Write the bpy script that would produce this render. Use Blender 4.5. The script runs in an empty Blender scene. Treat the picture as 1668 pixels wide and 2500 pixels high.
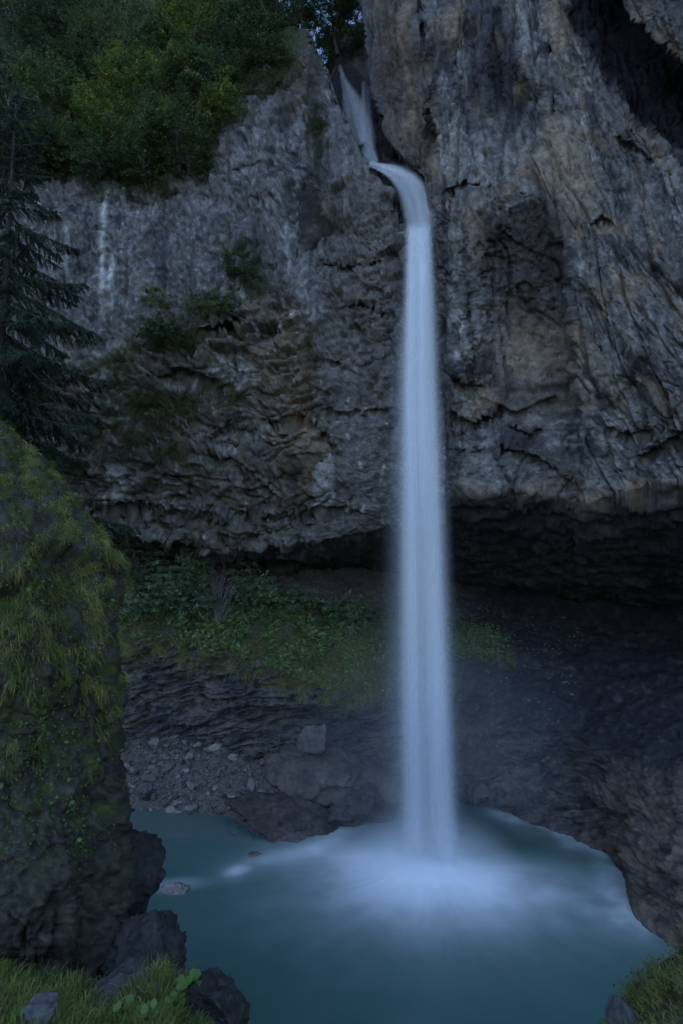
import bpy, math, random
import numpy as np
from mathutils import Vector

rng = np.random.default_rng(7)
random.seed(7)
sc = bpy.context.scene
COL = sc.collection

# ------------------------------------------------------------------ camera, sky, sun, exposure
FPX = 2500 * 20.0 / 36.0
PITCH = math.radians(6.0)
CAMZ = 14.0
cam_d = bpy.data.cameras.new('camera'); cam = bpy.data.objects.new('camera', cam_d); COL.objects.link(cam)
cam_d.sensor_fit = 'VERTICAL'; cam_d.sensor_height = 36.0; cam_d.lens = 20.0
cam_d.clip_start = 0.1; cam_d.clip_end = 2000
cam.location = (0, 0, CAMZ); cam.rotation_euler = (math.pi / 2 + PITCH, 0, 0)
sc.camera = cam

SUN_EL, SUN_AZ = math.radians(50), math.radians(195)      # veiled evening sky: broad soft light from high behind the viewpoint
world = bpy.data.worlds.new('World'); sc.world = world; world.use_nodes = True
wn = world.node_tree.nodes; wl = world.node_tree.links
sky = wn.new('ShaderNodeTexSky'); sky.sky_type = 'NISHITA'; sky.sun_disc = False
sky.sun_elevation = SUN_EL; sky.sun_rotation = SUN_AZ
sky.air_density = 0.8; sky.dust_density = 0.0; sky.ozone_density = 2.5; sky.altitude = 2500
bg = wn['Background']; bg.inputs['Strength'].default_value = 0.15
wl.new(sky.outputs[0], bg.inputs['Color'])

sun_d = bpy.data.lights.new('sun', 'SUN'); sun = bpy.data.objects.new('sun', sun_d); COL.objects.link(sun)
sun_d.energy = 0.5; sun_d.angle = math.radians(85); sun_d.color = (0.46, 0.66, 1.0)
sdir = Vector((math.sin(SUN_AZ) * math.cos(SUN_EL), math.cos(SUN_AZ) * math.cos(SUN_EL), math.sin(SUN_EL)))
sun.rotation_euler = (-sdir).to_track_quat('-Z', 'Y').to_euler()

sc.view_settings.view_transform = 'Standard'; sc.view_settings.look = 'None'
sc.view_settings.exposure = 1.35; sc.view_settings.gamma = 1.0
sc.render.engine = 'CYCLES'
sc.cycles.use_denoising = True
sc.cycles.max_bounces = 8; sc.cycles.diffuse_bounces = 4; sc.cycles.glossy_bounces = 3
sc.cycles.transparent_max_bounces = 48; sc.cycles.volume_bounces = 8; sc.cycles.transmission_bounces = 4
sc.cycles.use_adaptive_sampling = True; sc.cycles.adaptive_threshold = .02
sc.cycles.volume_step_rate = 1.0

# ------------------------------------------------------------------ numeric helpers
def at(px, py, D):
    """a point of the place seen at (px, py) of the 1668x2500 photograph, D metres ahead of the camera"""
    px = np.asarray(px, float); py = np.asarray(py, float); D = np.asarray(D, float)
    u = (px - 834) / FPX; v = (1250 - py) / FPX
    dy = math.cos(PITCH) - math.sin(PITCH) * v; dz = math.sin(PITCH) + math.cos(PITCH) * v
    s = D / dy
    return np.stack(np.broadcast_arrays(u * s, D, CAMZ + dz * s), -1)

def depth_at_z(py, z):
    v = (1250 - np.asarray(py, float)) / FPX
    dy = math.cos(PITCH) - math.sin(PITCH) * v; dz = math.sin(PITCH) + math.cos(PITCH) * v
    return (z - CAMZ) / dz * dy

def to_px(P):
    P = np.asarray(P, float); x = P[..., 0]; y = P[..., 1]; z = P[..., 2] - CAMZ
    f = y * math.cos(PITCH) + z * math.sin(PITCH); up = -y * math.sin(PITCH) + z * math.cos(PITCH)
    return 834 + FPX * x / f, 1250 - FPX * up / f

def _h(ix, iy, iz, seed):
    h = (ix.astype(np.uint32) * np.uint32(374761393)) ^ (iy.astype(np.uint32) * np.uint32(668265263)) ^ (iz.astype(np.uint32) * np.uint32(2147483647 - 1274126177)) ^ np.uint32((seed * 3266489917) & 0xffffffff)
    h = (h ^ (h >> np.uint32(13))) * np.uint32(1274126177)
    h ^= h >> np.uint32(16)
    h = h * np.uint32(2246822519); h ^= h >> np.uint32(15)
    return h

def perlin(x, y, z=0.0, seed=0):
    x, y, z = np.broadcast_arrays(np.asarray(x, np.float32), np.asarray(y, np.float32), np.asarray(z, np.float32))
    shp = x.shape; x = x.ravel(); y = y.ravel(); z = z.ravel()
    xf = np.floor(x); yf = np.floor(y); zf = np.floor(z)
    xi = xf.astype(np.int32); yi = yf.astype(np.int32); zi = zf.astype(np.int32)
    fx = x - xf; fy = y - yf; fz = z - zf
    ux = fx * fx * fx * (fx * (fx * 6 - 15) + 10); uy = fy * fy * fy * (fy * (fy * 6 - 15) + 10); uz = fz * fz * fz * (fz * (fz * 6 - 15) + 10)
    def g(dx, dy, dz):
        h = _h(xi + dx, yi + dy, zi + dz, seed)
        a = (h & np.uint32(1023)).astype(np.float32) / 511.5 - 1
        b = ((h >> np.uint32(10)) & np.uint32(1023)).astype(np.float32) / 511.5 - 1
        c = ((h >> np.uint32(20)) & np.uint32(1023)).astype(np.float32) / 511.5 - 1
        return a * (fx - dx) + b * (fy - dy) + c * (fz - dz)
    x00 = g(0, 0, 0); x00 += ux * (g(1, 0, 0) - x00)
    x10 = g(0, 1, 0); x10 += ux * (g(1, 1, 0) - x10)
    x01 = g(0, 0, 1); x01 += ux * (g(1, 0, 1) - x01)
    x11 = g(0, 1, 1); x11 += ux * (g(1, 1, 1) - x11)
    y0 = x00 + uy * (x10 - x00); y1 = x01 + uy * (x11 - x01)
    return (y0 + uz * (y1 - y0)).reshape(shp) * 1.25

def fbm(x, y, z=0.0, o=4, seed=0, gain=.5):
    a = 1.0; r = 0; f = 1.0
    for k in range(o):
        r = r + a * perlin(np.asarray(x) * f, np.asarray(y) * f, np.asarray(z) * f, seed + k * 17); a *= gain; f *= 2.03
    return r

def ridged(x, y, z=0.0, o=4, seed=0, gain=.5):
    a = 1.0; r = 0; f = 1.0
    for k in range(o):
        r = r + a * (1 - 2 * np.abs(perlin(np.asarray(x) * f, np.asarray(y) * f, np.asarray(z) * f, seed + k * 17))); a *= gain; f *= 2.03
    return r

def worley(x, y, z, seed=0):
    """nearest-cell random value and border distance (chunks of rock)"""
    x, y, z = [np.asarray(a, np.float32) for a in np.broadcast_arrays(x, y, z)]
    shp = x.shape; x = x.ravel(); y = y.ravel(); z = z.ravel()
    xi = np.floor(x).astype(np.int32); yi = np.floor(y).astype(np.int32); zi = np.floor(z).astype(np.int32)
    d1 = np.full(x.shape, 9., np.float32); d2 = d1.copy(); val = np.zeros_like(d1)
    gx = np.zeros_like(d1); gy = np.zeros_like(d1)
    for a in (-1, 0, 1):
        for b in (-1, 0, 1):
            for c in (-1, 0, 1):
                h = _h(xi + a, yi + b, zi + c, seed)
                cx = xi + a + (h & np.uint32(1023)).astype(np.float32) / 1023
                cy = yi + b + ((h >> np.uint32(10)) & np.uint32(1023)).astype(np.float32) / 1023
                cz = zi + c + ((h >> np.uint32(20)) & np.uint32(1023)).astype(np.float32) / 1023
                d = (x - cx) ** 2 + (y - cy) ** 2 + (z - cz) ** 2
                new = d < d1
                d2 = np.where(new, d1, np.minimum(d2, d))
                d1 = np.where(new, d, d1)
                hv = ((h * np.uint32(2654435761)) >> np.uint32(12) & np.uint32(1023)).astype(np.float32) / 511.5 - 1
                hw = ((h * np.uint32(2246822519)) >> np.uint32(12) & np.uint32(1023)).astype(np.float32) / 511.5 - 1
                val = np.where(new, hv, val)
                gx = np.where(new, hw * (x - cx) + hv * (z - cz), gx)
    return val.reshape(shp), np.sqrt(d1).reshape(shp), np.sqrt(d2).reshape(shp), gx.reshape(shp)

def facets(x, y, z, seed=0):
    """broken rock: every cell a tilted plane of its own, sharp steps between cells"""
    x, y, z = [np.asarray(a, np.float32) for a in np.broadcast_arrays(x, y, z)]
    shp = x.shape; x = x.ravel(); y = y.ravel(); z = z.ravel()
    xi = np.floor(x).astype(np.int32); yi = np.floor(y).astype(np.int32); zi = np.floor(z).astype(np.int32)
    d1 = np.full(x.shape, 9., np.float32); val = np.zeros_like(d1)
    for a in (-1, 0, 1):
        for b in (-1, 0, 1):
            for c in (-1, 0, 1):
                h = _h(xi + a, yi + b, zi + c, seed)
                cx = x - (xi + a + (h & np.uint32(1023)).astype(np.float32) / 1023)
                cy = y - (yi + b + ((h >> np.uint32(10)) & np.uint32(1023)).astype(np.float32) / 1023)
                cz = z - (zi + c + ((h >> np.uint32(20)) & np.uint32(1023)).astype(np.float32) / 1023)
                d = cx * cx + cy * cy + cz * cz
                h2 = h * np.uint32(2654435761); h3 = h * np.uint32(2246822519)
                hv = ((h2 >> np.uint32(12)) & np.uint32(1023)).astype(np.float32) / 511.5 - 1
                ha = ((h3 >> np.uint32(12)) & np.uint32(1023)).astype(np.float32) / 511.5 - 1
                hb = ((h3 >> np.uint32(21)) & np.uint32(1023)).astype(np.float32) / 511.5 - 1
                new = d < d1
                d1 = np.where(new, d, d1); val = np.where(new, .45 * hv + .9 * (ha * cx + hb * cz), val)
    return val.reshape(shp)

def broken(x, y, z, o=4, seed=0, gain=.55, warp=.45):
    a = 1.0; r = 0; f = 1.0
    for k in range(o):
        w = .35 / f
        r = r + a * facets(x * f + warp * perlin(x * f * 1.3, y * f * 1.3, z * f * 1.3, seed + 40 + k), y * f, z * f + warp * perlin(x * f * 1.3, y * f * 1.3, z * f * 1.3, seed + 60 + k), seed + k * 13); a *= gain; f *= 2.1
    return r

def cracks(u, v, w, seed, width=.04):
    n_ = perlin(u, v, w, seed) + .35 * perlin(u * 2.7, v * 2.7, w * 2.7, seed + 1) + .12 * perlin(u * 7, v * 7, w * 7, seed + 2)
    return np.exp(-(n_ / width) ** 2)

def sstep(a, b, x):
    t = np.clip((np.asarray(x, float) - a) / (b - a), 0, 1); return t * t * (3 - 2 * t)

def crackline(PX, PY, poly, w, n_=0.):
    """soft mask along a break in the rock given by photograph points; the lower side is cut in more sharply"""
    xs = [p[0] for p in poly]; ys = [p[1] for p in poly]
    yy = np.interp(PX, xs, ys) + n_; q = PY - yy
    fade = sstep(xs[0] - 12, xs[0] + 25, PX) * (1 - sstep(xs[-1] - 25, xs[-1] + 12, PX))
    return fade * np.where(q < 0, np.exp(-(q / (w * .35)) ** 2), np.exp(-(q / w) ** 2))

def lerp(a, b, t): return a + (b - a) * t

def tps(pts):
    P = np.array(pts, float); X = P[:, :2] / 500; d = P[:, 2]; n = len(P)
    r2 = ((X[:, None] - X[None]) ** 2).sum(-1); K = np.where(r2 > 0, .5 * r2 * np.log(r2 + 1e-12), 0) + np.eye(n) * .004
    A = np.zeros((n + 3, n + 3)); A[:n, :n] = K; A[:n, n] = 1; A[:n, n + 1:] = X; A[n, :n] = 1; A[n + 1:, :n] = X.T
    w = np.linalg.solve(A, np.r_[d, 0, 0, 0])
    def f(px, py):
        x = np.asarray(px, float) / 500; y = np.asarray(py, float) / 500
        r = w[n] + w[n + 1] * x + w[n + 2] * y
        for k in range(n):
            q = (x - X[k, 0]) ** 2 + (y - X[k, 1]) ** 2; r = r + w[k] * .5 * q * np.log(q + 1e-12)
        return r
    return f

def blob(px, py, cx, cy, rx, ry, ang=0., soft=.5):
    c, s = math.cos(math.radians(ang)), math.sin(math.radians(ang))
    dx = px - cx; dy = py - cy
    a = (dx * c + dy * s) / rx; b = (-dx * s + dy * c) / ry
    return 1 - sstep(1 - soft, 1 + soft, np.sqrt(a * a + b * b))

# ------------------------------------------------------------------ mesh helpers
def mesh_np(name, V, F, col=None, smooth=True, mat=None):
    V = np.ascontiguousarray(V, np.float32).reshape(-1, 3); F = np.ascontiguousarray(F, np.int32)
    k = F.shape[1]; me = bpy.data.meshes.new(name)
    me.vertices.add(len(V)); me.vertices.foreach_set('co', V.ravel())
    me.loops.add(F.size); me.loops.foreach_set('vertex_index', F.ravel())
    me.polygons.add(len(F)); me.polygons.foreach_set('loop_start', np.arange(0, F.size, k, dtype=np.int32))
    me.polygons.foreach_set('use_smooth', np.full(len(F), smooth, bool))
    me.update(calc_edges=True)
    if col is not None:
        a = me.color_attributes.new('col', 'FLOAT_COLOR', 'POINT')
        c = np.ones((len(V), 4), np.float32); c[:, :col.shape[-1]] = col.reshape(len(V), -1)
        a.data.foreach_set('color', c.ravel())
    if mat: me.materials.append(mat)
    return me

def link(name, me, parent=None, label=None, cat=None, group=None, kind=None):
    o = bpy.data.objects.new(name, me); COL.objects.link(o)
    if parent: o.parent = parent
    if label: o['label'] = label
    if cat: o['category'] = cat
    if group: o['group'] = group
    if kind: o['kind'] = kind
    return o

def grid_faces(nr, nc):
    i = np.arange(nr - 1)[:, None] * nc + np.arange(nc - 1)[None]
    return np.stack([i, i + 1, i + nc + 1, i + nc], -1).reshape(-1, 4)

def grid_normals(P, eye=(0, 0, CAMZ)):
    du = np.gradient(P, axis=1); dv = np.gradient(P, axis=0)
    n = np.cross(du, dv); n /= np.linalg.norm(n, axis=-1, keepdims=True) + 1e-9
    if (np.sum(n * (np.array(eye) - P), -1) > 0).mean() < .5: n = -n
    return n

def blur(P, n, axis):
    for _ in range(n):
        P = (np.take(P, np.clip(np.arange(P.shape[axis]) - 1, 0, None), axis) + 2 * P + np.take(P, np.clip(np.arange(P.shape[axis]) + 1, None, P.shape[axis] - 1), axis)) / 4
    return P

# ------------------------------------------------------------------ materials
def new_mat(name):
    m = bpy.data.materials.new(name); m.use_nodes = True
    return m, m.node_tree.nodes, m.node_tree.links, m.node_tree.nodes['Principled BSDF']

def rock_mat(name, rough=(.45, .85), bump=.5, scale=3.0, var=(.5, 1.6), spec=.3):
    m, n, l, b = new_mat(name)
    at_ = n.new('ShaderNodeAttribute'); at_.attribute_name = 'col'
    tc = n.new('ShaderNodeTexCoord')
    n1 = n.new('ShaderNodeTexNoise'); n1.inputs['Scale'].default_value = scale; n1.inputs['Detail'].default_value = 9; n1.inputs['Roughness'].default_value = .74
    l.new(tc.outputs['Object'], n1.inputs['Vector'])
    n2 = n.new('ShaderNodeTexNoise'); n2.inputs['Scale'].default_value = scale * .23; n2.inputs['Detail'].default_value = 6; n2.inputs['Roughness'].default_value = .6
    l.new(tc.outputs['Object'], n2.inputs['Vector'])
    mr = n.new('ShaderNodeMapRange'); mr.inputs[1].default_value = .3; mr.inputs[2].default_value = .7; mr.inputs[3].default_value = var[0]; mr.inputs[4].default_value = var[1]
    l.new(n1.outputs['Fac'], mr.inputs[0])
    mx = n.new('ShaderNodeMix'); mx.data_type = 'RGBA'; mx.blend_type = 'MULTIPLY'; mx.inputs[0].default_value = 1
    l.new(at_.outputs['Color'], mx.inputs[6]); l.new(mr.outputs[0], mx.inputs[7])
    l.new(mx.outputs[2], b.inputs['Base Color'])
    rr = n.new('ShaderNodeMapRange'); rr.inputs[1].default_value = .35; rr.inputs[2].default_value = .65; rr.inputs[3].default_value = rough[0]; rr.inputs[4].default_value = rough[1]
    l.new(n2.outputs['Fac'], rr.inputs[0]); l.new(rr.outputs[0], b.inputs['Roughness'])
    b.inputs['Specular IOR Level'].default_value = spec
    bp = n.new('ShaderNodeBump'); bp.inputs['Strength'].default_value = bump; bp.inputs['Distance'].default_value = .12
    l.new(n1.outputs['Fac'], bp.inputs['Height']); l.new(bp.outputs[0], b.inputs['Normal'])
    return m

def leaf_mat(name, trans=.35, rough=.6, spec=.25):
    m, n, l, b = new_mat(name)
    at_ = n.new('ShaderNodeAttribute'); at_.attribute_name = 'col'
    l.new(at_.outputs['Color'], b.inputs['Base Color']); b.inputs['Roughness'].default_value = rough; b.inputs['Specular IOR Level'].default_value = spec
    t = n.new('ShaderNodeBsdfTranslucent'); l.new(at_.outputs['Color'], t.inputs['Color'])
    mx = n.new('ShaderNodeMixShader'); mx.inputs[0].default_value = trans
    l.new(b.outputs[0], mx.inputs[1]); l.new(t.outputs[0], mx.inputs[2]); l.new(mx.outputs[0], n['Material Output'].inputs['Surface'])
    return m

M_CLIFF = rock_mat('limestone', rough=(.6, .95), bump=.55, scale=2.6, var=(.42, 1.75), spec=.08)
M_DARKROCK = rock_mat('dark_slate', rough=(.55, .9), bump=.7, scale=5.0, spec=.12)
M_BANK = rock_mat('bank_rock', rough=(.5, .9), bump=.6, scale=4.0, spec=.14)
M_STONE = rock_mat('stone', bump=.4, scale=7.0)
M_SOIL = rock_mat('soil', bump=.6, scale=4.0, spec=.15)
M_LEAF = leaf_mat('leaf')
M_GRASS = leaf_mat('grass', trans=.3)
M_NEEDLE = leaf_mat('needles', trans=.1)
M_BARK = rock_mat('bark', bump=.6, scale=9.0, spec=.2)

# ================================================================== THE SETTING
# ---- ground sheet under everything
g = 600.
me = mesh_np('ground', np.array([[-g, -g, -4], [g, -g, -4], [g, g, -4], [-g, g, -4]]), np.array([[0, 1, 2, 3]]), np.full((4, 3), .1), False, M_SOIL)
link('ground', me, kind='structure')

# ---- unseen valley side behind and beside the viewpoint, added to cut low skylight
ang = np.radians(np.linspace(132, 408, 160)); rad = np.linspace(26, 120, 60)
AN, RA = np.meshgrid(ang, rad)
hh = np.interp(RA, [26, 34, 60, 120], [-4.2, -2, 3, 10]) * (1 + .25 * fbm(np.cos(AN) * 2, np.sin(AN) * 2, RA * .01, 3, 601)) + 3 * fbm(np.cos(AN) * 9, np.sin(AN) * 9, RA * .06, 3, 602)
P = np.stack([RA * np.cos(AN), 4 + RA * np.sin(AN), hh], -1)
link('unseen_hillside', mesh_np('unseen_hillside', P, grid_faces(*P.shape[:2]), np.zeros(P.shape) + np.array([.045, .055, .022]), True, M_SOIL), kind='structure')

# ---- left cliff: hillside above, grey face, banded lower part, ceiling of the cave
A_D = tps([(-350, 200, 37), (-350, 700, 31), (-350, 1250, 31), (-350, -250, 52), (100, 420, 35), (300, 430, 34.6), (500, 330, 34.6), (560, 240, 34.6), (700, 200, 34.6),
           (760, 80, 36), (830, 200, 34), (100, 700, 33), (300, 700, 33.6), (500, 590, 33.6), (700, 500, 33), (900, 500, 31.2), (960, 560, 30.6),
           (400, 800, 32.9), (600, 760, 32.7), (560, 660, 33.2), (350, 900, 33.0), (600, 950, 32.7), (800, 900, 32.0), (950, 900, 31.2),
           (200, 1150, 33.2), (400, 1150, 33.5), (650, 1150, 33.2), (850, 1150, 31.8), (960, 1150, 30.7),
           (300, 1290, 34.4), (500, 1330, 34.6), (700, 1325, 34.3), (900, 1300, 32.4),
           (0, 300, 37), (300, 300, 37.5), (300, 100, 42), (0, 0, 45), (500, 100, 41), (650, 50, 40), (400, -250, 52), (700, -250, 50)])
apx = np.concatenate([np.arange(-350, -20, 8), np.arange(-20, 1088, 2.9)])
top = np.interp(apx, [-350, 590, 640, 690, 725, 760, 790, 815, 835, 860, 880, 905, 930, 955, 975, 985, 1140], [-250, -250, -120, 30, 60, 72, 150, 200, 265, 340, 395, 418, 440, 480, 540, 560, 570])
bot = np.interp(apx, [-350, 100, 300, 400, 500, 560, 700, 800, 900, 980, 1040], [1270, 1275, 1295, 1310, 1350, 1345, 1325, 1318, 1303, 1290, 1285])
NF = 470
tt = np.linspace(0, 1, NF)[:, None]
fpy = top[None] * (1 - tt) + bot[None] * tt; fpx = np.broadcast_to(apx[None], fpy.shape)
# ledge: a real step where the lower banded half juts out
Df = A_D(fpx, fpy)
ledge = np.interp(fpx, [-350, 60, 250, 340, 450, 560, 640, 700, 760], [980, 900, 880, 835, 770, 720, 695, 700, 760])
Df = Df + .55 * (1 - sstep(-45, 35, fpy - ledge)) * (1 - sstep(700, 800, fpx))
# vertical dark gully right of the ledge at px 740-800
Df = Df + .5 * blob(fpx, fpy, 765, 400, 22, 260, 4, .8)
# dark cleft under the roof at (470, 940) and the long crack at (700,1030)
crk = np.interp(fpx, [300, 420, 540, 640, 760], [905, 905, 950, 960, 1040])
Df = Df + .9 * np.exp(-((fpy - crk - 14) / 16.) ** 2) * sstep(330, 420, fpx) * (1 - sstep(540, 640, fpx))
crk2 = np.interp(fpx, [500, 560, 640, 720, 780, 830], [1050, 1045, 1035, 1022, 1040, 1110])
Df = Df + .5 * np.exp(-((fpy - crk2 - 8) / 9.) ** 2) * sstep(520, 620, fpx) * (1 - sstep(800, 850, fpx))
jag = 9 * fbm(fpx / 22, fpy / 40, 3, 4, 13, .6)
for poly, w_, dp in (([(346, 1146), (430, 1110), (532, 1061), (585, 1019)], 12, .6), ([(489, 1136), (564, 1093), (640, 1075)], 10, .5), ([(160, 939), (234, 912), (319, 902)], 11, .5),
        ([(463, 822), (530, 800), (585, 774)], 14, .6), ([(200, 1252), (360, 1245), (500, 1268), (700, 1258), (880, 1243)], 12, .6), ([(260, 1085), (330, 1060), (420, 1040), (500, 1030)], 10, .45),
        ([(600, 1180), (700, 1150), (800, 1120)], 9, .35), ([(780, 640), (850, 655), (930, 640)], 9, .4), ([(800, 880), (860, 900), (950, 870)], 10, .45), ([(780, 1000), (860, 1015), (960, 1000)], 10, .45), ([(820, 760), (880, 740), (950, 770)], 8, .35),
        ([(590, 490), (650, 470), (690, 500)], 7, .22), ([(560, 425), (600, 405), (640, 395), (690, 412)], 6, .2)):
    Df = Df + dp * crackline(fpx, fpy, poly, w_, jag)
face = at(fpx, fpy, Df)
# fold over the top edge (behind the crest) and under the lip (cave ceiling)
kt = np.linspace(1, 0, 14)[:-1][:, None]
foldt = at(np.broadcast_to(apx, (13, len(apx))) - 30 * kt, np.broadcast_to(top, (13, len(apx))) + 12 * kt, Df[:1] + 7 * kt)
kb = np.linspace(0, 1, 61)[1:][:, None]
backpy = np.interp(apx, [-350, 300, 600, 900, 1040], [1345, 1365, 1385, 1405, 1420])
cl0 = face[-1]; cl1 = at(apx, backpy, np.interp(apx, [0, 700, 1040], [46.5, 47.5, 50.]))
ceil = cl0[None] * (1 - kb[..., None] ** 1.1) + cl1[None] * kb[..., None] ** 1.1
PA = np.concatenate([foldt, face, ceil]); PXA = np.concatenate([np.broadcast_to(apx, (13, len(apx))), fpx, np.broadcast_to(apx, (60, len(apx)))])
PYA = np.concatenate([np.broadcast_to(top, (13, len(apx))), fpy, bot + kb * 40])
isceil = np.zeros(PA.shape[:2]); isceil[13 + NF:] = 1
N = grid_normals(blur(blur(PA, 3, 0), 3, 1))
X, Y, Z = PA[..., 0], PA[..., 1], PA[..., 2]
low = sstep(-70, 90, PYA + 55 * fbm(PXA / 90, PYA / 90, 1, 3, 12) - np.interp(PXA, [-350, 100, 340, 560, 700, 800, 1000], [900, 860, 800, 720, 700, 900, 1000]))   # banded zone
hill = (1 - sstep(-40, 30, PYA - np.interp(PXA, [-350, 60, 130, 250, 400, 500, 540, 570, 700, 760, 800], [430, 420, 410, 450, 470, 400, 330, 240, 190, 70, -200])))
right = sstep(740, 830, PXA) * sstep(380, 480, PYA)
wx = X + .6 * perlin(X * .5, Y * .5, Z * .5, 3); wz = Z + .6 * perlin(X * .5, Y * .5, Z * .5, 4)
bed = wz - .22 * np.abs(wx + 4) + .0 * wx
d = .45 * fbm(X * .22, Y * .22, Z * .22, 3, 11)
up = .16 * fbm(wx * .9, Y * .9, wz * .45, 4, 21) + .10 * ridged(wx * .8, Y * .8, wz * .35, 3, 31)
brk = broken(wx * .27, Y * .25, bed * .48, 5, 41, .5, .25)                       # banded, blocky lower half
brk2 = broken((wx + .5 * wz) * .55, Y * .5, (wz - .5 * wx) * .75, 4, 45)    # slanting broken rock beside the fall
brk3 = broken(wx * .35, Y * .4, wz * .22, 4, 49)                        # big upright flakes of the grey face
ckl = cracks(wx * .16, Y * .3, bed * .55, 46, .05); ckv = cracks(wx * .45, Y * .3, wz * .13, 47, .035); ckd = cracks((wx + .5 * wz) * .35, Y * .3, (wz - .8 * wx) * .3, 48, .05)
band = .85 * brk - .45 * ckl - .25 * ckd + .08 * ridged(wx * .28, Y * .3, bed * 1.5, 4, 51)
d = d + lerp(lerp(.7 * up + .24 * brk3 - .22 * ckv - .25 * ckd * .8, band, low), lerp(.38 * brk2 - .3 * ckd - .2 * ckl + .1 * ridged((wx + .6 * wz) * .6, Y * .5, (wz - .6 * wx) * 1.2, 4, 61), .25 * brk2 + .18 * brk, low), right) * (1 - .5 * hill) + .06 * fbm(X * 2.5, Y * 2.5, Z * 2.5, 4, 71, .6)
# holes and scars in the upper face
pit = sstep(.42, .62, perlin(wx * 1.3, Y * 1.3, wz * 1.0, 81)) * (1 - low) * (1 - hill)
d = d - .18 * pit
PA2 = PA + N * d[..., None]

def mixc(c, t, k): return c + (np.array(t) - c) * np.clip(k, 0, 1)[..., None]
nA = fbm(PXA / 120, PYA / 160, 0, 5, 101); nB = fbm(PXA / 28, PYA / 40, 0, 4, 102)
stk = fbm(PXA / 16 + nB * .4, PYA / 260, 0, 4, 103)                # runs of water stain down the face
C = np.zeros(PA.shape) + np.array([.097, .088, .080])
fine = fbm(PXA / 9, PYA / 11, 7, 4, 104, .65)
C *= (1 + .55 * nA + .4 * nB + .22 * stk + .6 * fine)[..., None].clip(.22, 2.6)
C = mixc(C, [.23, .215, .20], sstep(.4, .8, fine + .35 * nB + .2 * nA) * .7)
C = mixc(C, [.055, .048, .042], sstep(.18, .5, stk + .3 * nA) * (1 - low) * .8)
C = mixc(C, [.022, .020, .020], sstep(.28, .5, fbm(PXA / 34, PYA / 26, 8, 5, 105, .6)) * .7)
C = mixc(C, [.10, .085, .07], right * .55)
# brown and ochre in the banded zone
ob = sstep(-.15, .45, fbm(PXA / 70, PYA / 60, 0, 4, 111)); ob2 = sstep(.0, .5, fbm(PXA / 40, PYA / 34, 3, 4, 112))
C = mixc(C, [.125, .090, .058], low * (1 - right) * (.15 + .5 * ob))
C = mixc(C, [.032, .027, .024], low * ob2 * .55)
C = mixc(C, [.30, .28, .25], low * sstep(.42, .7, fbm(PXA / 22, PYA / 34, 5, 4, 113)) * .8)
C = mixc(C, [.170, .105, .055], blob(PXA + 20 * nB, PYA, 690, 900, 70, 120, 10) * .3 + blob(PXA + 20 * nB, PYA + 20 * nB, 735, 1110, 60, 90, 0) * .45)
C = mixc(C, [.20, .185, .165], blob(PXA + 12 * nB, PYA + 10 * nB, 792, 1185, 26, 68, 8, .25))
C = mixc(C, [.30, .28, .26], blob(PXA + 20 * nB, PYA + 25 * nB, 283, 1180, 26, 60, 0, .5) * .8 + blob(PXA + 20 * nB, PYA + 25 * nB, 560, 920, 40, 60, 0) * sstep(-.1, .3, nB) * .8)
# white lime runs
for (cx, y0, y1, w, k) in ((256, 420, 640, 7, .6), (250, 560, 800, 8, .6), (272, 600, 790, 9, .6), (163, 540, 700, 5, .5), (150, 600, 690, 4, .4), (420, 560, 640, 6, .4), (130, 560, 720, 5, .4), (700, 520, 700, 5, .3), (845, 380, 560, 9, .25)):
    k_ = np.exp(-((PXA - cx - 7 * perlin(PYA / 60, cx, 0, 5)) / w) ** 2) * sstep(y0, y0 + 30, PYA) * (1 - sstep(y1 - 90, y1, PYA)) * (.65 + .9 * fbm(PXA / 9, PYA / 50, cx, 3, 6)).clip(0, 1)
    C = mixc(C, [.52, .49, .44], k_ * k)
# black wet runs
for (cx, y0, y1, w) in ((705, 430, 540, 14), (632, 560, 640, 22), (768, 130, 470, 22), (395, 560, 720, 12), (700, 200, 330, 18), (720, 1100, 1230, 20), (640, 1080, 1150, 16), (520, 520, 560, 30)):
    C = mixc(C, [.03, .027, .027], np.exp(-((PXA - cx - 9 * perlin(PYA / 50, cx, 0, 7)) / w) ** 2) * sstep(y0 - 20, y0 + 20, PYA) * (1 - sstep(y1 - 30, y1 + 20, PYA)) * (.7 + .8 * nB).clip(0, 1))
# moss and soil
mo = sstep(.25, .55, fbm(PXA / 45, PYA / 26, 9, 4, 121) + .25 * low) * low * (1 - sstep(760, 860, PXA))
C = mixc(C, [.050, .056, .022], mo * .35)
C = mixc(C, [.045, .036, .026], blob(PXA + 25 * nB, PYA + 30 * nB, 735, 150, 60, 130, 15, .6) * .8)
C = mixc(C, [.030, .034, .014], hill * .97)
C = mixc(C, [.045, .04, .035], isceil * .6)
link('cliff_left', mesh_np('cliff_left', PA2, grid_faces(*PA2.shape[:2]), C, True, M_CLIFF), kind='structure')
A_DENSE = (PXA, PYA, PA2, N, low, hill)

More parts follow.
